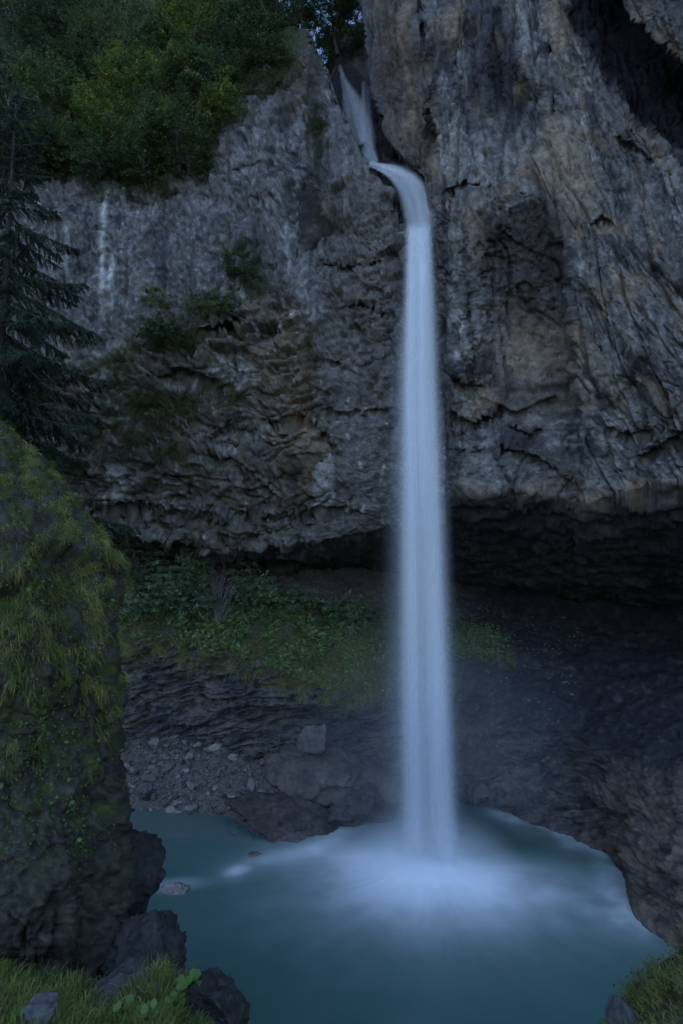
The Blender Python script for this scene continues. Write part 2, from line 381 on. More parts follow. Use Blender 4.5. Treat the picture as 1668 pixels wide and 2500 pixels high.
# ---- right cliff: striated slabs, dark recess, overhanging lip and the roof of the cave
B_D = tps([(890, 0, 33.5), (930, 200, 31.8), (1000, 400, 30.2), (1055, 560, 29.6), (1080, 800, 29.6), (1090, 1100, 29.8), (1095, 1210, 29.8),
           (1100, 0, 31), (1060, 250, 30), (1200, 300, 28.6), (1150, 600, 28.3), (1160, 900, 28.5), (1160, 1200, 28.8),
           (1270, 430, 27.2), (1260, 900, 27.4), (1260, 1000, 27.2), (1300, 1190, 27.6),
           (1400, 500, 26), (1440, 800, 26), (1430, 1100, 26.4), (1440, 1210, 26.6), (1600, 700, 24), (1600, 1100, 24.3), (1668, 900, 23), (2050, 900, 19), (2050, 300, 18), (2050, 1200, 20),
           (1400, -100, 27.5), (1200, -100, 30.5), (1600, 400, 25), (1668, 100, 22.5), (1668, -150, 23), (2050, -150, 19), (900, -150, 36)])
bpxr = np.concatenate([np.arange(0, 720, 2.9), np.arange(720, 1110, 7)])          # offset from the left contour
ledge_x = lambda py: np.interp(py, [-150, 0, 100, 200, 330, 400, 430, 560, 700, 800, 1000, 1100, 1215], [868, 885, 893, 905, 950, 990, 1030, 1056, 1068, 1073, 1085, 1090, 1092])
nrB = 500
tB = np.linspace(0, 1, nrB)[:, None]
span = bpxr[None] / 1110.
lip = lambda px: np.interp(px, [1050, 1095, 1130, 1200, 1260, 1330, 1400, 1440, 1490, 1540, 1600, 1668, 1800, 2100], [1205, 1208, 1200, 1188, 1192, 1205, 1222, 1222, 1208, 1196, 1182, 1172, 1165, 1160])
by = -150 + tB * 1360.; bx = ledge_x(by) + bpxr[None] * (2100 - ledge_x(by)) / 1110.
by = -150 + tB * (lip(bx) + 150); bx = ledge_x(by) + bpxr[None] * (2100 - ledge_x(by)) / 1110.
Db = B_D(bx, by)
# recess (dark hollow) with a roof sloping down to the right, bounded right by the edge of the striated slab
slab = np.interp(by, [-150, 300, 430, 520, 640, 800, 900, 1050, 1215], [1240, 1290, 1310, 1345, 1385, 1400, 1405, 1412, 1418])     # left edge of slab
inside = 1 - sstep(-12, 10, bx - slab)
roof = np.interp(bx, [1120, 1180, 1250, 1330, 1400], [640, 560, 470, 455, 470]) + 45 * fbm(bx / 45, by / 60, 5, 4, 15, .6)
floor_ = np.interp(bx, [1120, 1180, 1250, 1330, 1400], [690, 700, 745, 805, 840])
ramp = np.clip((by - roof) / np.maximum(floor_ - roof, 40), 0, 1) ** .8
Db = Db + 1.5 * inside * ramp ** 1.3 * (1 - .75 * sstep(900, 1150, by)) * sstep(1130, 1230, bx) + .35 * inside * sstep(1180, 1330, bx) * sstep(850, 980, by)
# step ledge at (1280,1000): block above juts out, shadow gap under it
st = np.interp(bx, [1150, 1210, 1260, 1330, 1370], [955, 985, 1003, 980, 960])
Db = Db - .12 * sstep(-160, 0, by - st) * (1 - sstep(0, 8, by - st)) * sstep(1190, 1250, bx) * (1 - sstep(1310, 1360, bx)) + .35 * sstep(-4, 10, by - st) * (1 - sstep(20, 150, by - st)) * sstep(1170, 1230, bx) * (1 - sstep(1330, 1380, bx))
# dark diagonal gash top right
lo = np.interp(bx, [1370, 1400, 1500, 1600, 1668, 2000], [-30, 75, 220, 340, 435, 850]); hi = np.interp(bx, [1370, 1500, 1550, 1668, 2000], [-250, 0, 50, 160, 480])
gash = sstep(-10, 14, by - hi) * (1 - sstep(-60, 30, by - lo)) * sstep(1360, 1420, bx)
Db = Db + 3.4 * gash * (1 - .55 * sstep(0, 220, by - hi))
# overhang step at (1230-1330, 280-300) upper left part darker hollow
Db = Db + .6 * blob(bx, by, 1235, 235, 70, 60, 20, .6)
Db = Db + .75 * inside * sstep(-100, 800, by) * sstep(1150, 1300, bx)
# deep upright grooves that part the left pillars
for gx0, y0, y1, w_, dp in ((1046, -150, 420, 9, .7), (1118, -150, 330, 8, .5), (1150, 20, 330, 12, .6), (1215, -150, 300, 16, .8), (1110, 520, 1000, 10, .5), (1345, 60, 330, 8, .4)):
    Db = Db + dp * np.exp(-((bx - gx0 - .06 * (by - 200) - 14 * perlin(by / 90, gx0, 0, 9)) / w_) ** 2) * sstep(y0, y0 + 80, by) * (1 - sstep(y1 - 80, y1, by))
jag = 10 * fbm(bx / 22, by / 40, 3, 4, 14, .6)
for poly, w_, dp in (([(1098, 1010), (1160, 1040), (1230, 1000)], 12, .6), ([(1090, 905), (1140, 950), (1190, 940)], 14, .6), ([(1120, 1110), (1220, 1090), (1330, 1130), (1400, 1180)], 10, .5), ([(1560, 1130), (1620, 1095), (1700, 1040)], 14, .7), ([(1480, 1050), (1540, 1075), (1590, 1050)], 9, .4),
        ([(1080, 470), (1140, 445), (1200, 460)], 9, .35), ([(1440, 560), (1470, 530), (1500, 560)], 12, .4), ([(1500, 330), (1560, 370), (1640, 430)], 10, .4), ([(1240, 1040), (1290, 1060), (1340, 1050)], 8, .4), ([(1420, 820), (1500, 860), (1580, 850)], 8, .3)):
    Db = Db + dp * crackline(bx, by, poly, w_, jag)
faceB = at(bx, by, Db)
nl = 26
kl = np.linspace(1, 0, nl + 1)[:-1][None]
left = at(bx[:, :1] + 25 * kl, by[:, :1] + 0 * kl, Db[:, :1] + 9 * kl)
rowsB = np.concatenate([left, faceB], 1)
PXB = np.concatenate([np.broadcast_to(bx[:, :1], left.shape[:2]), bx], 1); PYB = np.concatenate([np.broadcast_to(by[:, :1], left.shape[:2]), by], 1)
kb = np.linspace(0, 1, 111)[1:][:, None]
lastpx = PXB[-1]
back = at(lastpx, np.interp(lastpx, [900, 1250, 1668, 2100], [1420, 1450, 1500, 1540]), np.interp(lastpx, [1000, 1668, 2100], [50, 48, 42]))
kk = kb[..., None] ** 1.15
# the strata under the lip step down before the roof runs back
drop = (np.sin(np.clip(kb * 4, 0, 1) * math.pi / 2) * np.interp(lastpx, [1000, 1200, 1400, 1668, 2100], [0.2, .3, .5, 1.1, 1.4]))
ceilB = rowsB[-1][None] * (1 - kk) + back[None] * kk
ceilB[..., 2] -= drop * (1 - kb) * .9
PB = np.concatenate([rowsB, ceilB]); PXB = np.concatenate([PXB, np.broadcast_to(lastpx, (110, len(lastpx)))]); PYB = np.concatenate([PYB, PYB[-1] + kb * 60])
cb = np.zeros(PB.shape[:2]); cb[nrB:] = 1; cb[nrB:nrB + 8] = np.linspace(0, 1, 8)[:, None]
N = grid_normals(blur(blur(PB, 3, 0), 3, 1))
X, Y, Z = PB[..., 0], PB[..., 1], PB[..., 2]
sl = np.interp(PXB, [880, 1000, 1100, 1250, 1400, 1668], [.05, .02, -.04, .06, .22, .34])         # lean of the striations
S = X - sl * (34 - Z) * .9 * 1.0
S = PXB - sl * PYB
wob = perlin(PXB / 160, PYB / 200, 0, 131)
fl = ridged(S / 70 + .4 * wob, PYB / 420, 0, 4, 141); fl2 = fbm(S / 20, PYB / 75, 0, 4, 142)
wx = X + .5 * perlin(X * .6, Y * .6, Z * .6, 3); wz = Z + .5 * perlin(X * .6, Y * .6, Z * .6, 4)
sy = PYB / 48.
brkS = broken(S / 48 * .17, Y * .12, sy * .075, 4, 293, .44, .18)          # great slabs along the striations
brkB = broken(wx * .6, Y * .5, wz * .5, 4, 147, .55, .2)
fl3 = fbm(S / 10, PYB / 26, 0, 4, 146, .65)
calm = 1 - .5 * sstep(1280, 1380, PXB) * sstep(250, 420, PYB) - .3 * blob(PXB, PYB, 1300, 890, 95, 110, 0, .8)
d = .4 * fbm(X * .2, Y * .2, Z * .2, 3, 151) + .07 * fl + .05 * fl2 + .035 * fl3 + .7 * brkS - .30 * cracks(S / 130, PYB / 900, 0, 148, .022) - .22 * cracks(S / 60, PYB / 420, 3, 149, .02) - .2 * cracks(PXB / 120, PYB / 70, 3, 150, .012) + .05 * fbm(wx * 1.6, Y * 1.6, wz * 1.3, 4, 152, .6)
rough = blob(PXB, PYB, 1130, 900, 70, 330, 0, .7) + blob(PXB, PYB, 1280, 640, 110, 150, 0, .6) + sstep(1080, 1180, PYB) * .8 + .5 * blob(PXB, PYB, 1150, 200, 150, 200)
d = d + (rough.clip(0.16, 1) * calm) * (.24 * brkB + .09 * ridged(wx * .9, Y * .9, wz * 1.6, 4, 153))
strat = ridged(wx * .16, Y * .25, wz * 1.7 + .12 * Y, 4, 154)
d = d * (1 - cb) + cb * (.28 * strat + .3 * broken(wx * .4, Y * .5, wz * 1.2, 3, 157) + .25 * fbm(X * .5, Y * .5, Z * .9, 4, 155)) + .035 * fbm(X * 3.2, Y * 3.2, Z * 3.2, 3, 156)
d = d + (1 - cb) * sstep(1130, 1200, PYB) * .12 * strat
PB2 = PB + N * d[..., None]
nA = fbm(PXB / 130, PYB / 170, 0, 5, 161); nB = fbm(PXB / 26, PYB / 40, 0, 4, 162); stk = fbm(S / 13, PYB / 240, 0, 4, 163); stk2 = fbm(S / 34, PYB / 330, 4, 3, 164)
C = np.zeros(PB.shape) + np.array([.095, .085, .075])
C *= (1 + .6 * nA + .45 * nB + .14 * stk)[..., None].clip(.25, 2.4)
C *= (1 + .6 * fl3 + .4 * fbm(PXB / 6, PYB / 7, 3, 3, 167, .65))[..., None].clip(.3, 2.4)
C = mixc(C, [.25, .225, .195], sstep(.15, .6, .8 * stk + .5 * stk2 + .45 * fl3 + .25 * nA) * (.35 + .6 * sstep(-.1, .35, fbm(PXB / 170, PYB / 200, 9, 3, 169))))
C = mixc(C, [.12, .088, .058], sstep(.05, .5, stk2 + .5 * nA) * .5)
C = mixc(C, [.026, .024, .024], sstep(.12, .42, fbm(S / 40, PYB / 120, 2, 5, 165, .6)) * .85)
C = mixc(C, [.19, .145, .10], blob(PXB + 30 * nB, PYB + 40 * nB, 1385, 420, 60, 120, -12, .6) * .8 + blob(PXB + 15 * nB, PYB + 20 * nB, 1305, 880, 90, 120, 0, .9) * .3)
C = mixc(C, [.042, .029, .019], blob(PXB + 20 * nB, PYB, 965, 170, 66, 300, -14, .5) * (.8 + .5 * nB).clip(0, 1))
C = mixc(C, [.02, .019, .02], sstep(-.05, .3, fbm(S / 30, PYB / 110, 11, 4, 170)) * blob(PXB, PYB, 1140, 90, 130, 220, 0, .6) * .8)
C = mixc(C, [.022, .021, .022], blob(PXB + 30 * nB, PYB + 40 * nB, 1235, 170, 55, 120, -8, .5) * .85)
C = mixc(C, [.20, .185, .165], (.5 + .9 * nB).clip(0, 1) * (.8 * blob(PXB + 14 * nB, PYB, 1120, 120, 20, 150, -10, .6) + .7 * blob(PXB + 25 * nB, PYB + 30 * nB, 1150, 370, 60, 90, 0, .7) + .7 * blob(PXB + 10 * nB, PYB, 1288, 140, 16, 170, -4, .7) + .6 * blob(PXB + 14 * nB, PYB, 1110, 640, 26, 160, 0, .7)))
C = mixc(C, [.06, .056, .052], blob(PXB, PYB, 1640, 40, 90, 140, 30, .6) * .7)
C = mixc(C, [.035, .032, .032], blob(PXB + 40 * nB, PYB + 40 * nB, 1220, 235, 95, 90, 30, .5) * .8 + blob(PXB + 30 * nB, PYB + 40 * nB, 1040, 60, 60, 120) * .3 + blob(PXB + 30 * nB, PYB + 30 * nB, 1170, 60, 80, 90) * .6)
C = mixc(C, [.15, .105, .066], sstep(.1, .45, fbm(S / 60, PYB / 130, 6, 4, 168)) * .6)
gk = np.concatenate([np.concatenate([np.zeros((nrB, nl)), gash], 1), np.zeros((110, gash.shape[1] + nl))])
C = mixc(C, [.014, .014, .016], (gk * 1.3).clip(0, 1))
C = mixc(C, [.034, .029, .026], blob(PXB + 40 * nB, PYB + 40 * nB, 1290, 620, 115, 150, 20, .5) * .85)  # dark strata of the hollow, its underside shade also put into the colour
C = mixc(C, [.045, .043, .043], (1 - sstep(0, 50, PXB - ledge_x(PYB) + 18 * nB)) * .75)
C = mixc(C, [.15, .085, .05], sstep(1140, 1200, PYB + 25 * nA) * sstep(-.1, .4, nB) * .5)
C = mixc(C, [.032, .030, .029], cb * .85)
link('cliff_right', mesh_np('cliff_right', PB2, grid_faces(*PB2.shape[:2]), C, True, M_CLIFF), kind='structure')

# ---- back wall of the slot that the stream comes out of
sx = np.arange(730, 1090, 4.); sy = np.arange(60, 600, 4.)
SX, SY = np.meshgrid(sx, sy)
SD = np.interp(SY, [60, 160, 260, 400, 450, 520, 600], [47, 45, 39, 34.0, 32.6, 32.2, 32.0]) + .004 * np.abs(SX - 900) + .0 * SX
SYt = SY + (1 - sstep(790, 830, SX)) * (130) * (1 - (SY - 60) / 540)
P = at(SX, SYt, SD); N = grid_normals(P)
d = .5 * fbm(P[..., 0] * .5, P[..., 1] * .3, P[..., 2] * .3, 4, 171) + .2 * ridged(P[..., 0] * 1.2, P[..., 1], P[..., 2] * .6, 3, 172)
nB = fbm(SX / 30, SY / 60, 0, 4, 173)
C = mixc(np.zeros(P.shape) + np.array([.024, .021, .019]), [.05, .038, .029], sstep(0, .5, nB))
link('cliff_gorge', mesh_np('cliff_gorge', P + N * d[..., None], grid_faces(*P.shape[:2]), C, True, M_CLIFF), kind='structure')

# ---- cave floor, grassy shelf, layered bank, shore and pool bed
cpx = np.concatenate([np.arange(-350, 250, 9), np.arange(250, 1690, 3.), np.arange(1690, 2100, 9)])
def row(pxs, pys, pxd, Ds): return np.interp(cpx, pxs, pys), np.interp(cpx, pxd, Ds)
R = []
R.append(row([-350, 600, 900, 1250, 1668, 2100], [1352, 1378, 1402, 1445, 1495, 1525], [0, 700, 1250, 1668, 2100], [45.5, 46.5, 50, 48, 42]))
R.append(row([-350, 300, 600, 900, 1100, 1250, 1400, 1668, 2100], [1365, 1372, 1402, 1440, 1465, 1487, 1512, 1550, 1590], [0, 600, 900, 1250, 1668, 2100], [40.5, 41.5, 43, 45, 40, 35]))
R.append(row([-350, 300, 600, 900, 1100, 1250, 1400, 1668, 2100], [1440, 1440, 1478, 1520, 1545, 1575, 1625, 1700, 1770], [0, 600, 1000, 1250, 1400, 1668, 2100], [38.5, 39, 40, 40, 37.5, 30.5, 26]))
R.append(row([-350, 300, 450, 560, 650, 750, 830, 900, 1000, 1100, 1250, 1400, 1550, 1668, 2100], [1540, 1530, 1545, 1565, 1600, 1635, 1690, 1690, 1680, 1670, 1715, 1780, 1840, 1850, 1900], [0, 700, 900, 1100, 1250, 1400, 1550, 1668, 2100], [37.2, 37.4, 37.8, 38, 37, 34, 29.4, 26.8, 22]))
R.append(row([-350, 300, 450, 600, 900, 1100, 1250, 1400, 1550, 1668, 2100], [1690, 1690, 1700, 1745, 1800, 1800, 1840, 1900, 1970, 2010, 2110], [0, 700, 900, 1100, 1250, 1400, 1550, 1668, 2100], [37.3, 37.4, 37.4, 37.5, 36.1, 32.9, 27.6, 24.9, 21.3]))
R.append(row([-350, 300, 450, 600, 750, 900, 1100, 1250, 1400, 1480, 1520, 1550, 1668, 2100], [1800, 1805, 1800, 1850, 1885, 1905, 1918, 1965, 2018, 2052, 2090, 2170, 2280, 2420], [0, 450, 700, 900, 1100, 1250, 1400, 1480, 1520, 1550, 1668, 2100], [37.6, 37.5, 37.0, 36.4, 36.8, 34.4, 32.2, 30.4, 28.6, 25.9, 22.8, 19.6]))
wpy = np.interp(cpx, [-350, 300, 400, 560, 640, 720, 800, 880, 960, 1100, 1170, 1300, 1400, 1480, 1525, 1532, 1560, 1620, 1668, 2100], [1985, 1978, 1978, 1992, 2050, 2062, 2030, 1978, 1955, 1938, 1955, 2012, 2045, 2082, 2130, 2195, 2248, 2300, 2335, 2470])
WD = depth_at_z(wpy, -.02)
R.append((wpy, WD))
ctrl = [at(cpx, a, b) for a, b in R]
ctrl[0] = at(cpx, R[0][0] - 60, R[0][1] + .6)
u6 = ctrl[-1].copy(); u6[:, 1] -= 1.2; u6[:, 2] = -1.2; u6[:, 0] *= .97; ctrl.append(u6)
u7 = u6.copy(); u7[:, 1] -= 4; u7[:, 2] = -4.2; u7[:, 0] *= .8; ctrl.append(u7)
cnt = [18, 42, 60, 75, 75, 70, 10, 6]
rows_ = []; rid = []
for k, n_ in enumerate(cnt):
    for q in range(n_):
        t = q / n_; rows_.append(ctrl[k] * (1 - t) + ctrl[k + 1] * t); rid.append(k + t)
rows_.append(ctrl[-1]); rid.append(len(cnt))
PC = np.array(rows_); RID = np.array(rid)[:, None] + 0 * cpx[None]; PXC = np.broadcast_to(cpx, RID.shape)
keep = PC.copy()
PC = blur(blur(PC, 14, 0), 6, 1)
N = grid_normals(PC)
X, Y, Z = PC[..., 0], PC[..., 1], PC[..., 2]
_, PYC = to_px(PC)
wx = X + .6 * perlin(X * .4, Y * .4, Z * .4, 3); wz = Z + .5 * perlin(X * .4, Y * .4, Z * .4, 4)
rockz = sstep(2.9, 3.3, RID) * (1 - sstep(4.8, 5.3, RID) * (1 - sstep(820, 950, PXC)))
right = sstep(1050, 1200, PXC)
bedC = wz - .10 * wx - .55 * right * wx
lay = .26 * ridged(wx * .22, Y * .22, bedC * 1.5, 4, 243) - .4 * cracks(wx * .15, Y * .2, bedC * .8, 247, .05) + .66 * broken(wx * .4, Y * .4, bedC * 1.25, 4, 241)
lay = lay + .16 * broken(wx * 1.1, Y * 1.1, bedC * 4.5, 3, 249)
loose = .20 * fbm(X * .5, Y * .5, Z * .5, 4, 244) + .16 * broken(X * .9, Y * .9, Z * .9, 3, 248) + .07 * fbm(X * 2.4, Y * 2.4, Z * 2.4, 3, 245)
d = lerp(loose * (1 - .45 * right), lay * (.95 - .4 * right), rockz) + .3 * fbm(X * .25, Y * .25, Z * .25, 2, 246)
d = d * lerp(1., .25, sstep(5.6, 6.0, RID) * (1 - sstep(820, 900, PXC)))
d = d * (.35 + .65 * sstep(.3, 1.2, RID)) * (1 - .6 * sstep(5.4, 6.0, RID))
# undercut of the layered bank near (700,1800)
d = d - 1.0 * blob(PXC, PYC, 820, 1775, 150, 30, 8, .7) - .5 * blob(PXC, PYC, 600, 1740, 160, 22, 6, .7)
PC2 = PC + N * d[..., None]
nA = fbm(PXC / 90, PYC / 60, 0, 4, 251); nB = fbm(PXC / 22, PYC / 14, 0, 4, 252)
C = np.zeros(PC.shape) + np.array([.085, .073, .062])
fine = fbm(PXC / 8, PYC / 6, 0, 4, 254, .65) * (1 - .4 * right)
C *= (1 + .35 * nA + .4 * nB + .6 * fine)[..., None].clip(.22, 2.4)
C = mixc(C, [.13, .10, .075], sstep(-.1, .4, nA) * .6)
C = mixc(C, [.045, .042, .045], rockz * sstep(.0, .45, fbm(PXC / 60, PYC / 22, 2, 4, 253)) * .7)
C = mixc(C, [.13, .115, .10], (1 - sstep(1.2, 1.9, RID)) * .55)
veg = sstep(1.55, 2.0, RID) * (1 - sstep(2.95, 3.25, RID + .25 * nA)) * (1 - sstep(930, 1000, PXC)) + .8 * blob(PXC + 30 * nB, PYC + 20 * nB, 1180, 1565, 110, 50, 10, .5)
C = mixc(C, [.050, .055, .022], veg * .9)
C = mixc(C, [.135, .10, .072], sstep(1380, 1560, PXC + 60 * nA) * sstep(2.9, 3.4, RID) * .65)
C = mixc(C, [.024, .024, .026], right * (1 - sstep(2.8, 3.9, RID)) * .95 * (1 - .4 * sstep(0, .5, nB)))  # wet cave floor, the cave's shade deepened in the colour
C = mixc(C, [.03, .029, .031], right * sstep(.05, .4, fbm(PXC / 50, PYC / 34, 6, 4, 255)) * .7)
shore = sstep(5.0, 5.4, RID) * (1 - sstep(760, 860, PXC))
C = mixc(C, [.10, .085, .072], shore * .6)
C = mixc(C, [.05, .06, .05], sstep(5.95, 6.1, RID))
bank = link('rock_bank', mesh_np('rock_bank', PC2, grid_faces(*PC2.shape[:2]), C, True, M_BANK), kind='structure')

# ---- foreground buttress on the left, grown over with grass
lpy = np.arange(900, 2640, 4.)
sil = np.interp(lpy, [900, 980, 1048, 1100, 1149, 1210, 1266, 1330, 1372, 1450, 1543, 1620, 1702, 1790, 1862, 1968, 2060, 2150, 2250, 2350, 2450, 2640], [-190, -80, -5, 45, 96, 135, 182, 232, 250, 254, 258, 272, 288, 292, 294, 288, 284, 286, 292, 300, 306, 316])
qa = np.linspace(0, 1, 150); qb = np.linspace(0, 1, 50)[1:]
LP = []; LPX = []
for k, y in enumerate(lpy):
    s = sil[k]
    dtop = max(0, (1420 - y) / 420.) * 1.6
    und = .7 * float(sstep(1640, 1760, y)) - .4 * float(sstep(2000, 2350, y))
    pxa = -520 + (s + 520) * qa
    Da = 11.3 + 1.9 * np.clip((pxa - (s - 330)) / 330, 0, 1) ** 2.2 + dtop + und
    pxb = s - 70 * qb ** 1.5
    Db_ = Da[-1] + 6.5 * qb
    LP.append(at(np.r_[pxa, pxb], y, np.r_[Da, Db_])); LPX.append(np.r_[pxa, pxb])
PL = np.array(LP); PXL = np.array(LPX); PYL = np.broadcast_to(lpy[:, None], PXL.shape)
PL = blur(blur(PL, 3, 0), 5, 1)
N = grid_normals(PL)
X, Y, Z = PL[..., 0], PL[..., 1], PL[..., 2]
lowr = sstep(1660, 1960, PYL)
wx = X + .3 * perlin(X, Y, Z, 3); wz = Z + .3 * perlin(X, Y, Z, 4)
brk = broken((wx + .3 * wz) * .5, Y * .5, (wz - .3 * wx) * .36, 5, 341, .55, .25)
d = .28 * fbm(X * .6, Y * .6, Z * .6, 4, 343) + .08 * ridged(wx * 1.5, Y * 1.5, wz * .7, 4, 344) + (.7 + .3 * lowr) * .40 * brk - .12 * cracks(wx * .5, Y * .5, wz * .35, 346, .05) + .03 * fbm(X * 6, Y * 6, Z * 6, 3, 345)
d = d - .22 * np.exp(-((PXL - 190 - 12 * perlin(PYL / 90, 3, 0, 8)) / 10) ** 2) * sstep(2000, 2060, PYL)
PL2 = PL + N * d[..., None]
nA = fbm(PXL / 60, PYL / 80, 0, 4, 351); nB = fbm(PXL / 14, PYL / 20, 0, 4, 352)
C = np.zeros(PL.shape) + np.array([.048, .042, .032]); C *= (1 + .4 * nA + .6 * nB)[..., None].clip(.25, 2.4)
C = mixc(C, [.095, .086, .072], sstep(.35, .6, fbm(PXL / 24, PYL / 40, 3, 4, 353)) * lowr * .7)
C = mixc(C, [.036, .042, .010], sstep(-.1, .3, nA + .2 * nB) * (1 - .75 * lowr) * .85)
C = mixc(C, [.05, .07, .012], sstep(.2, .5, fbm(PXL / 40, PYL / 50, 7, 4, 354)) * (1 - sstep(2000, 2150, PYL)) * .8)
link('rock_buttress', mesh_np('rock_buttress', PL2, grid_faces(*PL2.shape[:2]), C, True, M_DARKROCK), kind='structure', label='dark mossy rock buttress overgrown with hanging grass in the left foreground')
L_DENSE = (PXL, PYL, PL2, N)

# ---- foreground banks at the two lower corners
def fore_bank(name, pxs, crest_x, crest_y, D0, D1, seed):
    n_ = 120
    cr = np.interp(pxs, crest_x, crest_y)
    P = []
    for k in np.linspace(0, 1, 30): P.append(at(pxs, cr + 130 * (1 - k) ** 1.5, D0 + 3.2 * (1 - k)))      # far side falls to the water
    for k in np.linspace(0, 1, n_)[1:]: P.append(at(pxs, cr + k * (2750 - cr), D0 + (D1 - D0) * k))
    P = np.array(P); P = blur(P, 4, 0); N = grid_normals(P)
    X, Y, Z = P[..., 0], P[..., 1], P[..., 2]
    d = .16 * fbm(X * 1.1, Y * 1.1, Z * 1.1, 4, seed) + .05 * fbm(X * 4, Y * 4, Z * 4, 3, seed + 1)
    nB = fbm(X * 3, Y * 3, Z * 3, 3, seed + 2)
    C = mixc(np.zeros(P.shape) + np.array([.05, .048, .022]), [.12, .105, .08], sstep(.15, .5, nB) * .6)
    P2 = P + N * d[..., None]
    link(name, mesh_np(name, P2, grid_faces(*P.shape[:2]), C, True, M_SOIL), kind='structure')
    return P2, N
BL = fore_bank('bank_left', np.arange(-420, 660, 6.), [-420, 0, 60, 180, 270, 330, 380, 440, 480, 560, 660], [2380, 2392, 2400, 2418, 2425, 2388, 2372, 2400, 2440, 2520, 2620], 11.2, 6.0, 401)
BR = fore_bank('bank_right', np.arange(1400, 2050, 6.), [1400, 1480, 1520, 1545, 1580, 1620, 1668, 1760, 2050], [2640, 2520, 2475, 2440, 2380, 2345, 2300, 2240, 2160], 10.5, 6.0, 411)

# ================================================================== WATER
IX, IY = 4.1, 28.5                        # where the fall strikes the pool
gx = np.arange(-19, 19.01, .12); gy = np.arange(12, 41, .12)
GX, GY = np.meshgrid(gx, gy)
dx = GX - IX; dy = GY - IY; r = np.hypot(dx, dy) + 1e-6; th = np.arctan2(dy, dx)
# reach of the white water by direction (0 right, -90 towards the camera, 90 behind the fall)
Rth = np.interp(np.degrees(th), [-180, -150, -120, -90, -60, -30, 0, 25, 60, 100, 135, 160, 180], [5.6, 5.4, 4.6, 4.3, 4.6, 5.6, 5.4, 2.6, 1.8, 2.0, 4.0, 6.0, 5.6])
stre = fbm(np.cos(th) * 16 + 3, np.sin(th) * 16 + 3, r * .35, 4, 501, .7)
soft = fbm(GX * .35, GY * .35, 1, 3, 506)
foam = 1.0 * np.exp(-(r / (Rth * .66 * (1 + .15 * soft))) ** 1.8) + .32 * np.exp(-(r / (Rth * 1.2)) ** 2.0) * (1 + .22 * stre + .3 * soft)
ppx, ppy = to_px(np.stack([GX, GY, 0 * GX], -1))
wl_w = np.array([at(a, b, depth_at_z(b, 0.)) for a, b in ((1240, 1985), (1380, 2040), (1470, 2078), (1523, 2130), (1530, 2200), (1545, 2245))])
wl_l = np.array([at(a, b, depth_at_z(b, 0.)) for a, b in ((575, 2128), (640, 2100), (740, 2082), (820, 2045), (880, 1990))])
def polydist(W, X, Y):
    best = np.full(X.shape, 99.)
    for a, b in zip(W[:-1], W[1:]):
        ex, ey = b[0] - a[0], b[1] - a[1]; t = np.clip(((X - a[0]) * ex + (Y - a[1]) * ey) / (ex * ex + ey * ey), 0, 1)
        best = np.minimum(best, np.hypot(X - a[0] - t * ex, Y - a[1] - t * ey))
    return best
sn = fbm(GX * .6, GY * .6, 2, 3, 502)
foam = foam + .5 * np.exp(-(polydist(wl_w, GX, GY) / 1.1) ** 2) * (.6 + .7 * sn).clip(0, 1) + .32 * np.exp(-(polydist(wl_l, GX, GY) / .8) ** 2) * (.7 + .6 * sn).clip(0, 1)
foam = foam + .25 * blob(ppx, ppy, 578, 2126, 24, 10, -10, .9) + .22 * blob(ppx, ppy, 430, 2160, 60, 14, -6, .9)
foam = foam + .10 * blob(ppx, ppy, 1390, 2200, 200, 60, 0, .9) * (0.5 + sn).clip(0, 1)
foam = foam.clip(0, 1)
shal = (1 - sstep(0, 5.5, GY * 0 + np.hypot((GX + 11) / 1.2, (GY - 35) / .9) - 1.0)) + .35 * (1 - sstep(300, 760, ppx)) * sstep(1960, 2040, ppy)
shal = (shal * (1 + .5 * fbm(GX * 1.1, GY * 1.6, 4, 4, 507)) + .45 * fbm(GX * .4, GY * .7, 0, 3, 503)).clip(0, 1)
V = np.stack([GX, GY, .02 * fbm(GX * .4, GY * .4, 0, 3, 504) + .05 * foam * fbm(GX * .9, GY * .9, 5, 3, 505) + .5 * np.exp(-(r / 2.2) ** 2)], -1)
pc = np.stack([foam, shal, 0 * foam], -1)
M_POOL, n, l, b = new_mat('pool_water')
a_ = n.new('ShaderNodeAttribute'); a_.attribute_name = 'col'; sp = n.new('ShaderNodeSeparateColor'); l.new(a_.outputs['Color'], sp.inputs[0])
m1 = n.new('ShaderNodeMix'); m1.data_type = 'RGBA'; m1.inputs[6].default_value = (.040, .102, .086, 1); m1.inputs[7].default_value = (.085, .118, .105, 1); l.new(sp.outputs[1], m1.inputs[0])
m2 = n.new('ShaderNodeMix'); m2.data_type = 'RGBA'; m2.inputs[7].default_value = (.92, .93, .94, 1); l.new(m1.outputs[2], m2.inputs[6]); l.new(sp.outputs[0], m2.inputs[0])
l.new(m2.outputs[2], b.inputs['Base Color'])
mr = n.new('ShaderNodeMapRange'); mr.inputs[3].default_value = .34; mr.inputs[4].default_value = .8; l.new(sp.outputs[0], mr.inputs[0]); l.new(mr.outputs[0], b.inputs['Roughness'])
b.inputs['IOR'].default_value = 1.33
POOL = link('pool_water', mesh_np('pool_water', V, grid_faces(*V.shape[:2]), pc, True, M_POOL), kind='structure')

